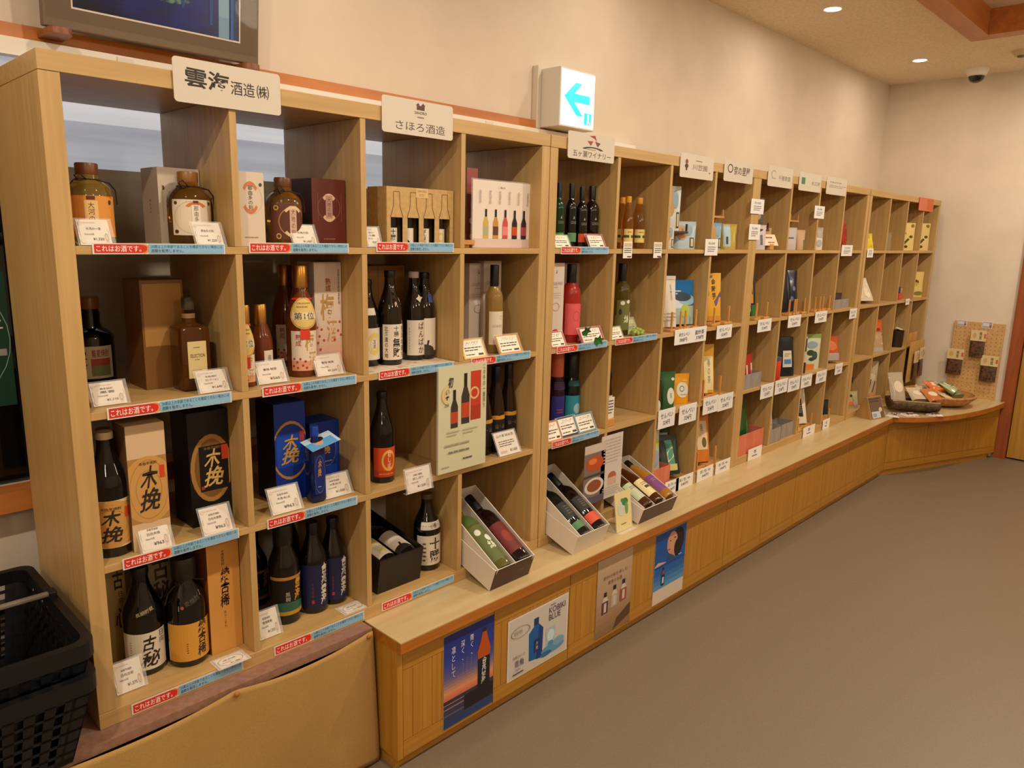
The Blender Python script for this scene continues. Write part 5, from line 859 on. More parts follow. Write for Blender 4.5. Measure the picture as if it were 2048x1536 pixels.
openbox('grey shallow tray with dark packet, second row fourth column', (4.1893, 0.0200, 0.7309, 0.2399, 0.0513)[0], .02, z, .22, .14, .055, GRB, 'shallow_tray'); pouch('dark packet lying in the grey shallow tray', (4.2360, 0.0600, 0.7309, 0.0882, 0.0704)[0], .06, z + .003, .08, .085, .03, '#3a2c24', [])
for q, nm in (((3.0533, 0.6711, 3.2034, 0.7346), 'white tag under the narrow black packet'), ((3.4013, 0.6692, 3.5600, 0.7335), 'white tag under the navy packet'), ((3.7499, 0.6706, 3.9150, 0.7350), 'white tag under the golden packet'), ((4.2681, 0.6616, 4.3865, 0.7241), 'white tag on the seam between third and fourth units')): ptag(nm, q, z)
z = ZS[2] + .0006
openbox('grey woven box holding red sachets', (3.0840, 0.0120, 0.3848, 0.1888, 0.0684)[0], .012, z, (3.0840, 0.0120, 0.3848, 0.1888, 0.0684)[3], .10, .075, GRB)
SX = ((3.0406, 0.0250, 0.3848, 0.0596, 0.1581)[0], (3.1667, 0.0650, 0.3848, 0.0734, 0.1401)[0])
for i, (dx, dy, hh, l_) in enumerate(((-.04, .02, .165, 'left'), (.02, .035, .155, 'right'))): pouch('red sachet tied at the top, %s of two in the grey woven box' % l_, SX[i], .025 + .04 * i, z + .0025, .06, hh, .03, '#b02a22', [('r', .55, .3, .8, .7, '#d8ccbc')], gloss=.2, seal=.8, rz=.001)
pouch('black tapered bag with white and blue label', *(3.5588, 0.0400, 0.3848, 0.1537, 0.2159), .07, '#14181c', [('r', .32, .24, .76, .66, '#cfc4ac'), ('r', .38, .32, .72, .44, '#4a7ab4'), ('x', .4, .5, .7, .6, 2, '#8a8a80')], taper=.25, seal=1.05)
t = thing('red_canister', 'small red can with grey lid left of the black tapered bag', 'can', (cx(2, 1, .062), .05, z)); MB().lathe([(0, 0), (.040, 0), (.042, .004), (.042, .108), (.040, .112), (0, .112)], M('#c83a24', .3), 24).build('can_body', t); MB().lathe([(.043, .108), (.043, .124), (.03, .128), (0, .128)], M('#4a505c', .4), 24).build('lid', t)
pouch('patterned green and white packet with orange base', *(3.9000, 0.0400, 0.3848, 0.1352, 0.2059), .045, '#c4c8a8', [('r', 0, .88, 1, 1, '#8a9a50'), ('e', .5, .7, .3, .1, '#8a9aa8'), ('e', .4, .48, .2, .08, '#2c3c2c'), ('e', .62, .4, .14, .12, '#3a4a3c'), ('e', .45, .3, .16, .05, '#2c3a30'), ('r', 0, 0, .6, .16, '#d8782c')], gloss=.2)
pouch('small dark blue topped packet at the left of the patterned one', *(3.7189, 0.0200, 0.3848, 0.0533, 0.2081), .03, '#c0b4a0', [('r', 0, .6, 1, .95, '#2c3a50'), ('r', .3, 0, 1, .3, '#2a2620')])
pouch('orange red net bag in the fourth column of the third unit', *(4.2250, 0.0400, 0.3848, 0.1288, 0.1497), .06, '#b8502c', [('e', .5, .6, .3, .2, '#c86a3c'), ('r', 0, 0, 1, .3, '#a89a90')], gloss=.15, lean=8)
for q, nm in (((3.1527, 0.3146, 3.2998, 0.3904), 'white tag under the red sachets'), ((3.3189, 0.3161, 3.4695, 0.3933), 'white tag under the red can'), ((3.4794, 0.3086, 3.6320, 0.3845), 'white tag under the black tapered bag'), ((3.6480, 0.3076, 3.7954, 0.3810), 'white tag left under the patterned packet'), ((3.8546, 0.3081, 4.0048, 0.3801), 'white tag right under the patterned packet'), ((4.1336, 0.3285, 4.2474, 0.3942), 'white tag under the net bag')): ptag(nm, q, z)
z = ZS[3] + .0006
pouch('shiny dark green gathered bag standing in the coral box', *(3.1046, 0.0350, 0.0412, 0.1739, 0.2674), .07, '#1c4a24', [('e', .7, .4, .1, .2, '#2c6a34')], gloss=.15, seal=.85, taper=.45, rz=.001)
openbox('coral box holding the dark green gathered bag', (3.1133, 0.0060, 0.0387, 0.2790, 0.1295)[0], .006, z, (3.1133, 0.0060, 0.0387, 0.2790, 0.1295)[3], .13, .11, PKB)
openbox('grey woven box holding the white egg packet', (3.3981, 0.0060, 0.0387, 0.1458, 0.0829)[0], .006, z, (3.3981, 0.0060, 0.0387, 0.1458, 0.0829)[3] * .95, .10, .08, GRB); openbox('grey woven box before the black and teal packet', (3.5743, 0.0150, 0.0387, 0.1621, 0.0610)[0], .015, z, (3.5743, 0.0150, 0.0387, 0.1621, 0.0610)[3], .10, .08, GRB)
fan('white egg shaped packet with red spot', (3.3992, 0.0300, 0.0387, 0.1005, 0.1948)[0], .03, z + .012, '#d4c8bc', .095, .195)
pouch('black packet with teal picture behind a grey box', *(3.7779, 0.1300, 0.0387, 0.1412, 0.1873), .06, '#0c1012', [('e', .5, .5, .3, .2, '#1c6a74'), ('e', .5, .35, .12, .1, '#5aa8a8'), ('r', .35, .7, .7, .76, '#3a4444')], gloss=.15)
pouch('white packet with black strip leaning on an easel', *(3.8572, 0.0500, 0.0387, 0.1159, 0.2081), .04, '#d8ccb8', [('r', .38, .2, .66, .72, '#1c1a18'), ('x', .42, .3, .62, .6, 5, '#8a8478')], lean=14, seal=.95)
easel('little wooden easel under the white and black packet', (3.8048, 0.0080, 0.0387, 0.2564, 0.3253)[0], 0.008, z, (3.8048, 0.0080, 0.0387, 0.2564, 0.3253)[3], 0.085, d=.06)
pouch('white packet half hidden left of the white and black one', *(3.7500, 0.0300, 0.0387, 0.0353, 0.0838), .02, '#d8d0c4', [])
easel('little wooden easel with dark packet in the fourth column', (4.1051, 0.0080, 0.0387, 0.1541, 0.3253)[0], 0.008, z, (4.1051, 0.0080, 0.0387, 0.1541, 0.3253)[3], 0.075, d=.05); pouch('dark packet on the easel in the fourth column', *(4.1836, 0.0400, 0.0512, 0.0606, 0.0929), .025, '#1c1c24', [], lean=5)
rack('brown rack board with white card in the fourth column, bottom row', (4.6054, 0.0800, 0.0387, 0.3120, 0.0643)[0], .08, z, .22, .12, .165, DARKW); t = MB(); t.bbox((4.6054, 0.0800, 0.0387, 0.3120, 0.0643)[0] - .09, (4.6054, 0.0800, 0.0387, 0.3120, 0.0643)[0] + .10, .095, .14, z + .1655, z + .178, M('#d8ccc0', .4), .002); tagged(t.build('white_card_stack'), 'white narrow card lying on the brown rack board', 'card')
for q, nm in (((3.0731, -0.0374, 3.2247, 0.0532), 'white folded tag on the counter below the coral box'), ((3.7481, -0.0462, 3.9126, 0.0474), 'white folded tag on the counter below the white and black packet'), ((4.0313, -0.0362, 4.1357, 0.0387), 'white folded tag on the counter below the brown rack')):
    x0, z0, x1, z1 = q; tag(nm, (x0 + x1) / 2, -.004, .0, x1 - x0, .062, [('t', '茶', .4, .5, .6, .8, '#2c3458', 'b'), ('x', .3, .2, .7, .42, 1, '#4a5a8a')])
# ================================================================== farthest shelf unit
z = ZS[0] + .0006
pouch('bright yellow draped bag in the farthest unit', *(4.6122, 0.0300, 1.0770, 0.0727, 0.1052), .05, '#d8bc24', [('p', [(.3, .9), (.5, .9), (.7, .2), (.5, .2)], '#b89a1c')], gloss=.25, seal=.8, taper=.3)
pouch('small grey packet in the second column of the farthest unit', *(4.9907, 0.0500, 1.0770, 0.0686, 0.1181), .03, '#8c7c5c', [])
FP = [('e', .3, .62, .12, .05, '#7a6a30'), ('p', [(.3, .2), (.6, .4), (.5, .45), (.25, .28)], '#4a4420'), ('e', .68, .5, .1, .05, '#4a4420'), ('e', .4, .14, .1, .05, '#4a4420'), ('e', .8, .9, .1, .06, '#7a6a30')]
pouch('cream yellow bird patterned bag, left of two in the farthest unit', *(5.3984, 0.0500, 1.0770, 0.1600, 0.1927), .05, '#d8c078', FP, seal=1.0); pouch('cream yellow bird patterned bag, right of two in the farthest unit', *(5.7472, 0.0500, 1.0770, 0.1656, 0.1994), .05, '#d8c078', FP, seal=1.0)
z = ZS[1] + .0006
pouch('clear triangular bag of white pieces in the farthest unit', *(4.6888, 0.0400, 0.7309, 0.1588, 0.1507), .06, '#d4c8b4', [('e', .45, .4, .12, .2, '#e4d4b0'), ('e', .6, .25, .12, .12, '#e8dcc4')], taper=.75, lean=8, gloss=.15)
t = thing('toy_figure', 'tiny red, blue and orange toy in the third column of the farthest unit', 'ornament', ((5.3367, 0.0400, 0.7309, 0.1552, 0.0697)[0], .04, z)); MB().bbox(-.035, .035, 0, .04, 0, .045, M('#c8401c', .4), .004).build('red_block', t); MB().bbox(-.03, 0, .002, .038, .0455, .09, M('#2c3a7c', .4), .003).build('blue_block', t); MB().bbox(.002, .033, .002, .038, .0455, .08, M('#d88a3c', .4), .003).build('orange_block', t)
pouch('yellow packet with mushroom picture in the last column', *(5.7493, 0.0500, 0.7309, 0.1610, 0.1880), .05, '#d8bc70', [('e', .4, .6, .22, .10, '#6a3c18'), ('e', .45, .52, .14, .07, '#b8a838'), ('e', .6, .15, .3, .08, '#7a7a34')], seal=.98)
ptag('small white tag under the toy figure', (5.3213, 0.6956, 5.4052, 0.7388), z, it=[('x', .2, .3, .8, .7, 2, '#8a8a90')])
z = ZS[2] + .0006
pouch('bag with orange top and brown sticks in the second column', *(5.0094, 0.0400, 0.3848, 0.1460, 0.2197), .06, '#b89a78', [('r', 0, .62, 1, 1, '#cc5a24'), ('e', .5, .7, .2, .05, '#8a2c14'), ('p', [(.1, .2), (.9, .5), (.85, .56), (.05, .26)], '#8a6a34'), ('p', [(.2, .5), (.8, .2), (.85, .26), (.25, .56)], '#d0b070'), ('r', 0, 0, 1, .14, '#b8a8a4')], taper=.55, gloss=.15)
t = thing('dark_cup', 'dark brown cup with a white stick laid across, farthest unit', 'cup', ((5.3899, 0.0500, 0.3848, 0.1361, 0.0770)[0], .05, z)); MB().lathe([(0, 0), (.045, 0), (.05, .12), (.046, .12), (.042, .01), (0, .01)], M('#2c1a14', .4), 20).build('cup_body', t); b = MB(); b.bbox(-.01, .115, -.012, .004, -.004, .010, M('#ddd6cc', .4), .002, T=Matrix.Translation((-.02, 0, .135)) @ Matrix.Rotation(math.radians(12), 4, 'Y')); b.build('white_stick', t)
t = thing('pale_wooden_box', 'small pale wooden open box in the last column of the farthest unit', 'box', ((5.6828, 0.0200, 0.3848, 0.2966, 0.0762)[0], .02, z)); b = MB(); b.box(-.1, .1, 0, .11, 0, .006, EASEL); b.box(-.1, .1, 0, .006, .006, .085, EASEL); b.box(-.1, .1, .104, .11, .006, .10, EASEL); b.box(-.1, -.094, .006, .104, .006, .085, EASEL); b.box(.094, .1, .006, .104, .006, .085, EASEL); b.build('box_walls', t)
z = ZS[3] + .0006
pouch('mixed coloured packet in the first column, bottom row of the farthest unit', *(4.6432, 0.0300, 0.0387, 0.1145, 0.1121), .05, '#b0a078', [('e', .3, .3, .2, .15, '#c8782c'), ('e', .3, .75, .12, .08, '#2c2018'), ('e', .65, .3, .2, .2, '#b098a0'), ('e', .6, .6, .2, .15, '#98a070')], taper=.3)
pouch('tall clear bag with mixed snacks in the second column', *(4.9814, 0.0400, 0.0387, 0.1266, 0.2768), .05, '#b8a688', [('e', .4, .85, .2, .08, '#98a070'), ('e', .5, .6, .25, .1, '#c8bca0'), ('p', [(.2, .2), (.3, .2), (.5, .55), (.4, .55)], '#6a3a2c'), ('p', [(.5, .2), (.6, .2), (.8, .5), (.7, .5)], '#8a5a44'), ('e', .6, .15, .25, .08, '#d09060')], gloss=.15)
t = thing('display_board', 'tan backing board with two hanging dried food packs beside the farthest shelf', 'board', (cx(3, 3, .15), -.03, ZS[3] + .075)); b = MB(); b.bbox(-.165, .165, .002, .010, 0, .30, noisy('tan_board', '#b8924e', '#c49e5a', (30, 30, 30), .6), .002); b.build('board', t)
def dried(lab, x, y, z, w, h, rz=0.0, group='dried food packs with cream header cards', dark='#2c1c12'):
    t = thing('dried_food_pack', lab, 'packet', (x, y, z), rz, group); mm = noisy('dried_' + str(len(bpy.data.materials)), dark, '#6a4630', (60, 60, 60), .35, 4, .6)
    F, B = pouchF(w, h * .62, .022, .95)(1), pouchF(w, h * .62, .022, .95)(-1); mb = MB(); n = 8
    for G in (F, B):
        vs = [G(-w / 2 + w * i / n, h * .62 * j / n, 0) for i in range(n + 1) for j in range(n + 1)]; fs = []
        for i in range(n):
            for j in range(n): p = i * (n + 1) + j; q = (p, p + n + 1, p + n + 2, p + 1); fs.append(q if G is F else q[::-1])
        mb.add(vs, fs, mm, True)
    mb.build('pouch_body', t); b = MB(); b.box(-w * .53, w * .53, -.004, .002, h * .60, h, M('#d8c490', .5)); art(b, plane((0, -.004, h * .60)), w * 1.06, h * .4, [('t', '椎茸', .55, .15, .72, .85, '#4a3c24', 'vb'), ('e', .25, .5, .12, .25, '#c8a878'), ('r', .86, .3, .98, .7, '#c8604c')]); b.build('header_card', t); return t
dried('narrow dried food pack hung on the tan board, left of two', cx(3, 3, .10), -.044, ZS[3] + .09, .09, .215); dried('narrow dried food pack hung on the tan board, right of two', cx(3, 3, .225), -.044, ZS[3] + .105, .09, .215)
# ================================================================== goods on the far counter end
t = thing('leaning_price_stand', 'wooden slanted stand with brown picture card and blue price label', 'stand', (4.62, -.135, 0), -.25); b = MB(); b.prism([(0, 0), (.12, 0), (.07, .135), (.05, .14)], -.075, .075, noisy('stand_wood', '#a8804c', '#b88e58', (30, 30, 5), .5), T=Matrix(((0, 0, 1, 0), (1, 0, 0, 0), (0, 1, 0, 0), (0, 0, 0, 1)))); b.build('stand_body', t)
b = MB(); art(b, plane((0, 0, 0), (1, 0, 0), (0, .05, .14)), .15, .148, [('r', .04, .04, .96, .97, '#6a5444'), ('x', .08, .74, .8, .94, 2, '#3a2c24'), ('e', .75, .4, .12, .1, '#d0bc8c'), ('r', .1, .05, .7, .34, '#b8c4d0'), ('t', '500', .16, .1, .42, .26, '#3a4a7a', 'b')], n0=.0015); b.build('picture_card', t)
def log():
    p0, p1 = Vector((4.96, -.085, .06)), Vector((5.12, -.335, .055)); t = thing('log_trough', 'rough bark covered split log trough filled with clear bags', 'tray', (0, 0, 0)); ax = (p1 - p0); L = ax.length; ax.normalize(); sd = ax.cross(Vector((0, 0, 1))).normalized(); mb = MB(); N, K = 12, 14; vs = []
    for i in range(N + 1):
        q = p0 + ax * L * i / N; rr = .088 * (1 + .06 * math.sin(i * 2.1))
        for k in range(K + 1): a = math.pi * (1 + k / K); vs.append(q + sd * rr * 1.05 * math.cos(a) + Vector((0, 0, .052 + .058 * (1 + .08 * math.sin(k * 3 + i)) * math.sin(a) - .03 + .028)))
    fs = [(i * (K + 1) + k, i * (K + 1) + k + 1, (i + 1) * (K + 1) + k + 1, (i + 1) * (K + 1) + k) for i in range(N) for k in range(K)]
    zm = min(v.z for v in vs); vs = [Vector((v.x, v.y, v.z - zm + .013)) for v in vs]; mb.add(vs, fs, BARK, True); mb.add(vs[:K + 1], [tuple(range(K + 1))], BARK); mb.add(vs[-K - 1:], [tuple(range(K + 1))[::-1]], BARK)
    o = mb.build('trough_body', t); m = o.modifiers.new('s', 'SOLIDIFY'); m.thickness = .012
    b = MB(); ct = noisy('trough_rim', '#8a6a44', '#a88458', (40, 40, 40), .7, 3); top = max(v.z for v in vs)
    for s in (-1, 1): b.tube([p0 + sd * s * .074 + Vector((0, 0, top - .06)), (p0 + p1) / 2 + sd * s * .076 + Vector((0, 0, top - .058)), p1 + sd * s * .074 + Vector((0, 0, top - .058))], .007, ct, 8)
    b.build('cut_rim', t); return p0, ax, sd, top
p0, ax, sd, top = log()
for i, (f, c_, r_) in enumerate(((.06, '#b8a890', .3), (.20, '#c4b49c', -.4), (.30, '#c0703c', .5))):
    q = p0 + ax * f; pouch('clear bag of %s in the log trough' % ('pale chips, nearest the shelf', 'tan chips, middle', 'orange snacks, nearest the front')[i], q.x, q.y - .02, .045, .12, .12 if i else .20, .045, M(c_, .12, alpha=.9), [('e', .5, .5, .3, .2, '#d8c8b0')], rz=-.6 + r_ * .3, lean=52 if i else 18, gloss=.12)
t = thing('bamboo_winnow', 'round woven bamboo basket heaped with clear snack bags', 'basket', (5.49, -.25, 0)); MB().lathe([(0, .002), (.13, .002), (.19, .02), (.225, .055), (.235, .075), (.222, .075), (.21, .055), (.17, .022), (.12, .010), (0, .009)], BAMB, 40).build('basket_body', t)
b = MB(); b.tube([(.231 * math.cos(i * math.pi / 20), .231 * math.sin(i * math.pi / 20), .076) for i in range(40)], .008, BAMB, 8, True); b.build('rim', t)
b = MB()
for i in range(48): a = i * math.pi / 24; b.tube([(.205 * math.cos(a), .205 * math.sin(a), .040), (.238 * math.cos(a + .03), .238 * math.sin(a + .03), .072)], .003, BAMB, 5)
b.build('woven_stakes', t)['kind'] = 'stuff'
random.seed(3)
BG = [('#c8b890', 'pale yellow'), ('#6a8a5c', 'green'), ('#d8c8b4', 'white'), ('#d8742c', 'orange'), ('#b8b0a0', 'grey'), ('#a8b890', 'light green')]
for i, (dx, dy, zz, r_) in enumerate(((-.085, -.06, .016, .6), (.075, -.075, .016, -.4), (0, .075, .016, .2), (-.07, .0, .062, -.3), (.06, .03, .062, .5), (.0, -.075, .064, .1))):
    pouch('clear bag with %s sweets in the bamboo basket' % BG[i][1], 5.49 + dx, -.25 + dy - .055, zz, .135, .125, .05, M(BG[i][0], .08, coat=.6), [('e', .35, .5, .14, .14, '#e4dccc'), ('e', .65, .42, .14, .14, BG[(i + 2) % 6][0]), ('e', .5, .7, .14, .10, '#efe8dc'), ('e', .4, .25, .12, .08, BG[(i + 3) % 6][0])], rz=r_, lean=62, gloss=.08, taper=.2)
def flat(lab, x, y, rz, w=.13, h=.10):
    t = thing('flat_packet', lab, 'packet', (x, y, 0), rz, None); mb = MB(); n = 8; vs = []; fs = []
    for sg in (1, 0):
        o = len(vs)
        for i in range(n + 1):
            for j in range(n + 1): u, v = i / n * 2 - 1, j / n * 2 - 1; vs.append((u * w / 2, v * h / 2, .001 + sg * .012 * (1 - u ** 4) * (1 - v ** 4) * (1 + .3 * math.sin(i * 3 + j * 2))))
        for i in range(n):
            for j in range(n): p = o + i * (n + 1) + j; q = (p, p + n + 1, p + n + 2, p + 1); fs.append(q if sg else q[::-1])
    mb.add(vs, fs, noisy('film_' + str(len(bpy.data.materials)), '#b8a49c', '#ddd4cc', (40, 40, 40), .1, 3, .3, coat=.5), True); mb.build('packet_body', t); b = MB(); F = lambda u, v, n_: Vector((u, v - h * .3, .0165 + n_)); art(b, F, w * .5, h * .4, [('r', 0, 0, 1, 1, '#8a5c58'), ('x', .1, .2, .9, .8, 2, '#d8ccc4')]); b.build('printed_label', t)
flat('flat clear packet lying before the log trough, left', 4.80, -.165, .2, .12, .09); flat('flat clear packet lying before the log trough, middle', 4.905, -.235, -.5, .12, .09); flat('flat clear packet lying before the log trough, right', 5.03, -.375 + .02, -.7, .11, .07)
# pegboard on the far wall
t = thing('pegboard', 'tan perforated pegboard leaning on the far wall', 'board', (WALLX - .016, -.35, .0), -math.pi / 2); b = MB(); PB = noisy('pegboard_fibre', '#c49a62', '#cca46c', (30, 30, 30), .7); b.bbox(-.165, .165, 0, .008, .0, .565, PB, .001); b.build('board', t)
b = MB(); dk = M('#8a6434', .8)
for i in range(11):
    for j in range(19): x_, z_ = -.15 + i * .03, .02 + j * .029; b.prism([(x_ + .0035 * math.cos(q * math.pi / 3), z_ + .0035 * math.sin(q * math.pi / 3)) for q in range(6)], .0006, .0008, dk, T=Matrix.Rotation(math.radians(90), 4, 'X'))
b.build('peg_holes', t)['kind'] = 'stuff'
PX = WALLX - .016 - .004
for q, nm in (((-0.3595, 0.3096, 0.1026, 0.1996), 'dried mushroom pack with cream header, topmost on the pegboard'), ((-0.2260, 0.1609, 0.1133, 0.1932), 'dried mushroom pack with cream header, lower left on the pegboard'), ((-0.4532, 0.1379, 0.1134, 0.1919), 'dried mushroom pack with cream header, lower right on the pegboard')):
    yc, z0, w_, h_ = q; dried(nm, PX - .022, yc, z0, w_ * .92, h_, -math.pi / 2)
for q, nm in (((-0.2340, 0.5272, 0.0659, 0.0448), 'small white printed slip at the top left of the pegboard'), ((-0.3989, 0.5255, 0.0664, 0.0512), 'small white printed slip at the top right of the pegboard')):
    yc, z0, w_, h_ = q; tag(nm, PX + .003, yc, z0, w_, h_, [('r', .05, .08, .95, .92, '#a8a0a8'), ('r', .1, .3, .7, .8, '#d8d4d8'), ('r', .74, .15, .92, .45, '#a84a4c')], rz=-math.pi / 2)
# ================================================================== posters on the counter doors
def poster(lab, q, items, col='#dcd4c8', y=-.1515):
    x0, z0, x1, z1 = q; sheet(lab, x0, z0, x1, z1, y, items, col, 'door_poster', 0, .001, 'poster', False)
poster('poster of a bottle at dusk over the sea, on the first counter door', (0.8881, -0.3724, 1.0980, -0.0617), [('g', 0, .30, 1, 1, [(0, '#c86a4c'), (.12, '#d8946c'), (.35, '#5a5a94'), (.6, '#2c3c94'), (1, '#1c2a7c')], 22), ('g', 0, 0, 1, .30, [(0, '#24407c'), (.5, '#3a3c54'), (1, '#3c2c3c')], 8), ('r', 0, .20, .4, .215, '#8a7484'), ('r', 0, .13, .4, .142, '#6a6078'), ('r', 0, .25, .4, .26, '#9a7a7c'), ('r', .40, .10, 1, .26, '#1c1820'),
 ('r', .67, .26, .92, .58, '#17151c'), ('p', [(.67, .58), (.92, .58), (.93, .66), (.88, .76), (.84, .86), (.76, .86), (.72, .76), (.66, .66)], '#b4501c'), ('r', .765, .86, .835, .90, '#2a1a18'), ('t', '吉兆雲海', .74, .28, .85, .56, '#e0dcd8', 'vBi'), ('t', '青く、', .50, .68, .58, .90, '#dcdce8', 'v'), ('t', '深く、', .32, .66, .40, .88, '#dcdce8', 'v'), ('t', '凛として', .14, .53, .22, .86, '#dcdce8', 'v'), ('x', .36, .48, .38, .64, 9, '#8a8ab4'), ('x', .44, .48, .46, .68, 9, '#8a8ab4'), ('x', .52, .5, .54, .7, 9, '#8a8ab4')])
poster('white poster of a blue square bottle and ice glass, on the second counter door', (1.1640, -0.3380, 1.4695, -0.1170), [('r', .02, .02, .98, .98, '#c9c2ba'), ('p', [(.34, .16), (.56, .12), (.57, .62), (.50, .72), (.42, .72), (.33, .62)], '#1c5c9c'), ('p', [(.46, .13), (.56, .12), (.57, .62), (.50, .70)], '#123c84'), ('r', .41, .72, .49, .84, '#163c6c'), ('r', .42, .26, .52, .48, '#14306c'), ('t', '木挽', .45, .3, .49, .44, '#c8b48c', 'v'), ('p', [(.63, .24), (.76, .24), (.78, .56), (.61, .56)], '#a8bccc'), ('e', .70, .42, .06, .1, '#c8dce4'), ('e', .70, .28, .05, .05, '#5a8ab8'), ('e', .74, .19, .20, .08, '#5c92bc'), ('e', .84, .26, .10, .07, '#7aa4c4'), ('e', .62, .14, .10, .04, '#2c6ca8'),
 ('t', 'KOBIKI', .66, .80, .94, .90, '#4a3c5c'), ('t', 'BLUE', .66, .68, .86, .78, '#4a3c5c'), ('x', .68, .92, .8, .95, 1, '#8a4a6a'), ('t', '青角', .11, .18, .25, .30, '#4a3c5c'), ('t', '木挽ブルーと', .08, .33, .27, .38, '#5a4c5c'), ('x', .12, .13, .22, .16, 1, '#8a8090'), ('r', .08, .07, .25, .09, '#5a5058'), ('o', .19, .75, .15, .09, .06, '#5a4c44'), ('t', 'まろやか', .09, .72, .22, .79, '#5a4c44')], '#dcd6cc')
poster('beige poster of three small bottles, on the third counter door', (1.6354, -0.3713, 1.8567, -0.0564), [('g', 0, 0, 1, 1, [(0, '#8a6a48'), (.25, '#a08060'), (.5, '#b09478'), (1, '#c0a68c')], 12), ('p', [(.5, .0), (1, .1), (1, .26), (.6, .14)], '#5a4028'), ('t', '素材の味を楽しむ', .16, .72, .86, .77, '#5a4438'), ('t', '果実のお酒', .3, .64, .7, .69, '#5a4438')] + [x for c_, u, yy in (('#5a3440', .24, .28), ('#b8a894', .50, .32), ('#9a4c3c', .76, .34)) for x in (('r', u - .09, yy, u + .09, yy + .16, c_), ('p', [(u - .09, yy + .16), (u + .09, yy + .16), (u + .04, yy + .22), (u - .04, yy + .22)], '#cdbfae'), ('r', u - .04, yy + .22, u + .04, yy + .28, '#2c2030'), ('r', u - .03, yy + .02, u + .04, yy + .14, '#cabcb4'))], '#a88c70')
poster('blue sky poster of a dark haired person and bottle, on the fourth counter door', (2.0179, -0.3739, 2.2505, -0.0641), [('g', 0, .20, 1, 1, [(0, '#5a98c8'), (.3, '#1c5cac'), (1, '#0c489c')], 12), ('r', 0, 0, 1, .20, '#d4c4b4'), ('r', 0, .515, 1, .53, '#0c3c8c'), ('e', .72, .80, .22, .19, '#1c1416'), ('e', .54, .80, .17, .16, '#c8947c'), ('p', [(.46, .58), (.62, .55), (.70, .70), (.52, .70)], '#c08c74'), ('p', [(.36, .56), (.66, .53), (.62, .60), (.46, .66)], '#2c4a84'), ('e', .74, .70, .13, .13, '#1c1416'), ('e', .47, .84, .02, .01, '#2a1a18'), ('e', .62, .86, .03, .01, '#2a1a18'), ('p', [(.37, .79), (.41, .84), (.42, .77)], '#c8947c'), ('e', .44, .72, .04, .012, '#a04a44'), ('p', [(.30, .55), (.38, .56), (.10, .60), (.0, .56), (.0, .545)], '#c8a8a0'), ('r', .24, .24, .34, .40, '#14244c'), ('p', [(.24, .40), (.34, .40), (.31, .46), (.27, .46)], '#8a4a34'), ('r', .27, .46, .31, .50, '#2a1a1c'), ('r', .26, .27, .32, .36, '#c0c0c8'), ('x', .76, .56, .9, .60, 1, '#a8c0dc')], '#d4c8bc')
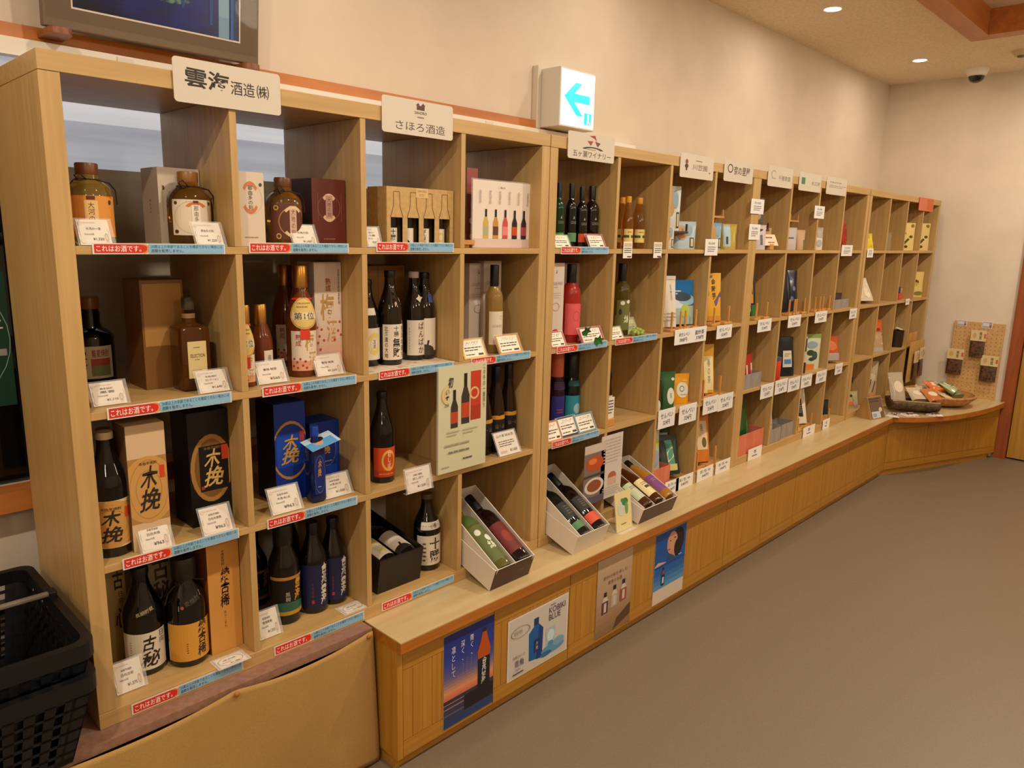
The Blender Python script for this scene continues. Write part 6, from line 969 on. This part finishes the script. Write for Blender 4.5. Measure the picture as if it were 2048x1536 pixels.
# ================================================================== shopping baskets on the bench
def basket():
    t = thing('shopping_basket', 'upper black plastic shopping basket with pale carrying handle, left of the near shelf', 'basket', (-.205, .115, .075), 0, 'black shopping baskets stacked on the bench'); BK = M('#0e0f12', .38); H = .215
    def ring(z): f = z / H; return (.130 + .045 * f, .185 + .055 * f)          # half sizes
    b = MB(); hx, hy = ring(0); b.box(-hx, hx, -hy, hy, 0, .004, BK); b.build('bottom_plate', t)
    def wall(P0, P1, z0, z1, n, rows):
        """lattice of flat bars between two corner posts, leaving rectangular holes"""
        w_ = MB(); th = .003
        def pt(u, z): a, c_ = P0(z), P1(z); return Vector((a[0] + (c_[0] - a[0]) * u, a[1] + (c_[1] - a[1]) * u, z))
        nrm = (pt(1, z0) - pt(0, z0)).cross(Vector((0, 0, 1))).normalized() * th
        def bar(u0, u1, za, zb):
            q = [pt(u0, za), pt(u1, za), pt(u1, zb), pt(u0, zb)]; r_ = [v - nrm for v in q]
            w_.add(q + r_, [(0, 1, 2, 3), (7, 6, 5, 4), (0, 4, 5, 1), (1, 5, 6, 2), (2, 6, 7, 3), (3, 7, 4, 0)], BK)
        for i in range(n + 1): u = i / n; hw = (.28 if 0 < i < n else .9) / n; bar(max(0, u - hw), min(1, u + hw), z0, z1)
        for j in range(rows + 1): z = z0 + (z1 - z0) * j / rows; hh = .0035 if 0 < j < rows else .012; bar(0, 1, max(z0, z - hh), min(z1, z + hh))
        return w_
    C_ = [lambda z, sx=sx, sy=sy: (sx * ring(z)[0], sy * ring(z)[1]) for sx, sy in ((-1, -1), (1, -1), (1, 1), (-1, 1))]
    for i, n in enumerate((9, 12, 9, 12)): wall(C_[i], C_[(i + 1) % 4], .0045, H - .02, n, 7).build('lattice_wall', t)
    b = MB(); hx, hy = ring(H); P = []
    for cx_, cy_, a0 in ((hx - .03, -hy + .03, -90), (hx - .03, hy - .03, 0), (-hx + .03, hy - .03, 90), (-hx + .03, -hy + .03, 180)):
        for k in range(6): q = math.radians(a0 + 18 * k); P.append((cx_ + .03 * math.cos(q), cy_ + .03 * math.sin(q)))
    n = len(P); O = [(x * 1.03, y * 1.025) for x, y in P]; I = [(x * .93, y * .945) for x, y in P]
    for A, z0, z1 in ((O, H - .035, H),): b.add([(x, y, z0) for x, y in A] + [(x, y, z1) for x, y in A], [(i, (i + 1) % n, n + (i + 1) % n, n + i) for i in range(n)], BK)
    b.add([(x, y, H) for x, y in O] + [(x, y, H) for x, y in I], [(i, (i + 1) % n, n + (i + 1) % n, n + i) for i in range(n)], BK); b.add([(x, y, H) for x, y in I] + [(x, y, H - .03) for x, y in I], [(i, (i + 1) % n, n + (i + 1) % n, n + i) for i in range(n)], BK); b.build('rim', t)
    b = MB()
    for i in range(9): x = -.12 + .03 * i; b.box(x - .004, x + .004, -.18, .18, .004, .0075, BK)
    b.build('floor_ribs', t)
    b = MB(); b.bbox(-hx + .01, hx - .002, .02, .034, H + .001, H + .011, M('#7a7064', .45), .003); b.build('handle', t, 'grey folded handle bar')
    for s in (-1, 1): MB().bbox(s * (hx - .004) - .008, s * (hx - .004) + .008, .012, .042, H - .012, H + .014, M('#141418', .4), .003).build('hinge', t)
    return t
ub = basket(); lb = dup(ub, (-.205, .115, .0010), 0, 'lower black plastic shopping basket nested under the other, on the bench'); 
for o in list(lb.children):
    if o.name.split('.')[0] in ('handle', 'hinge'): bpy.data.objects.remove(o)
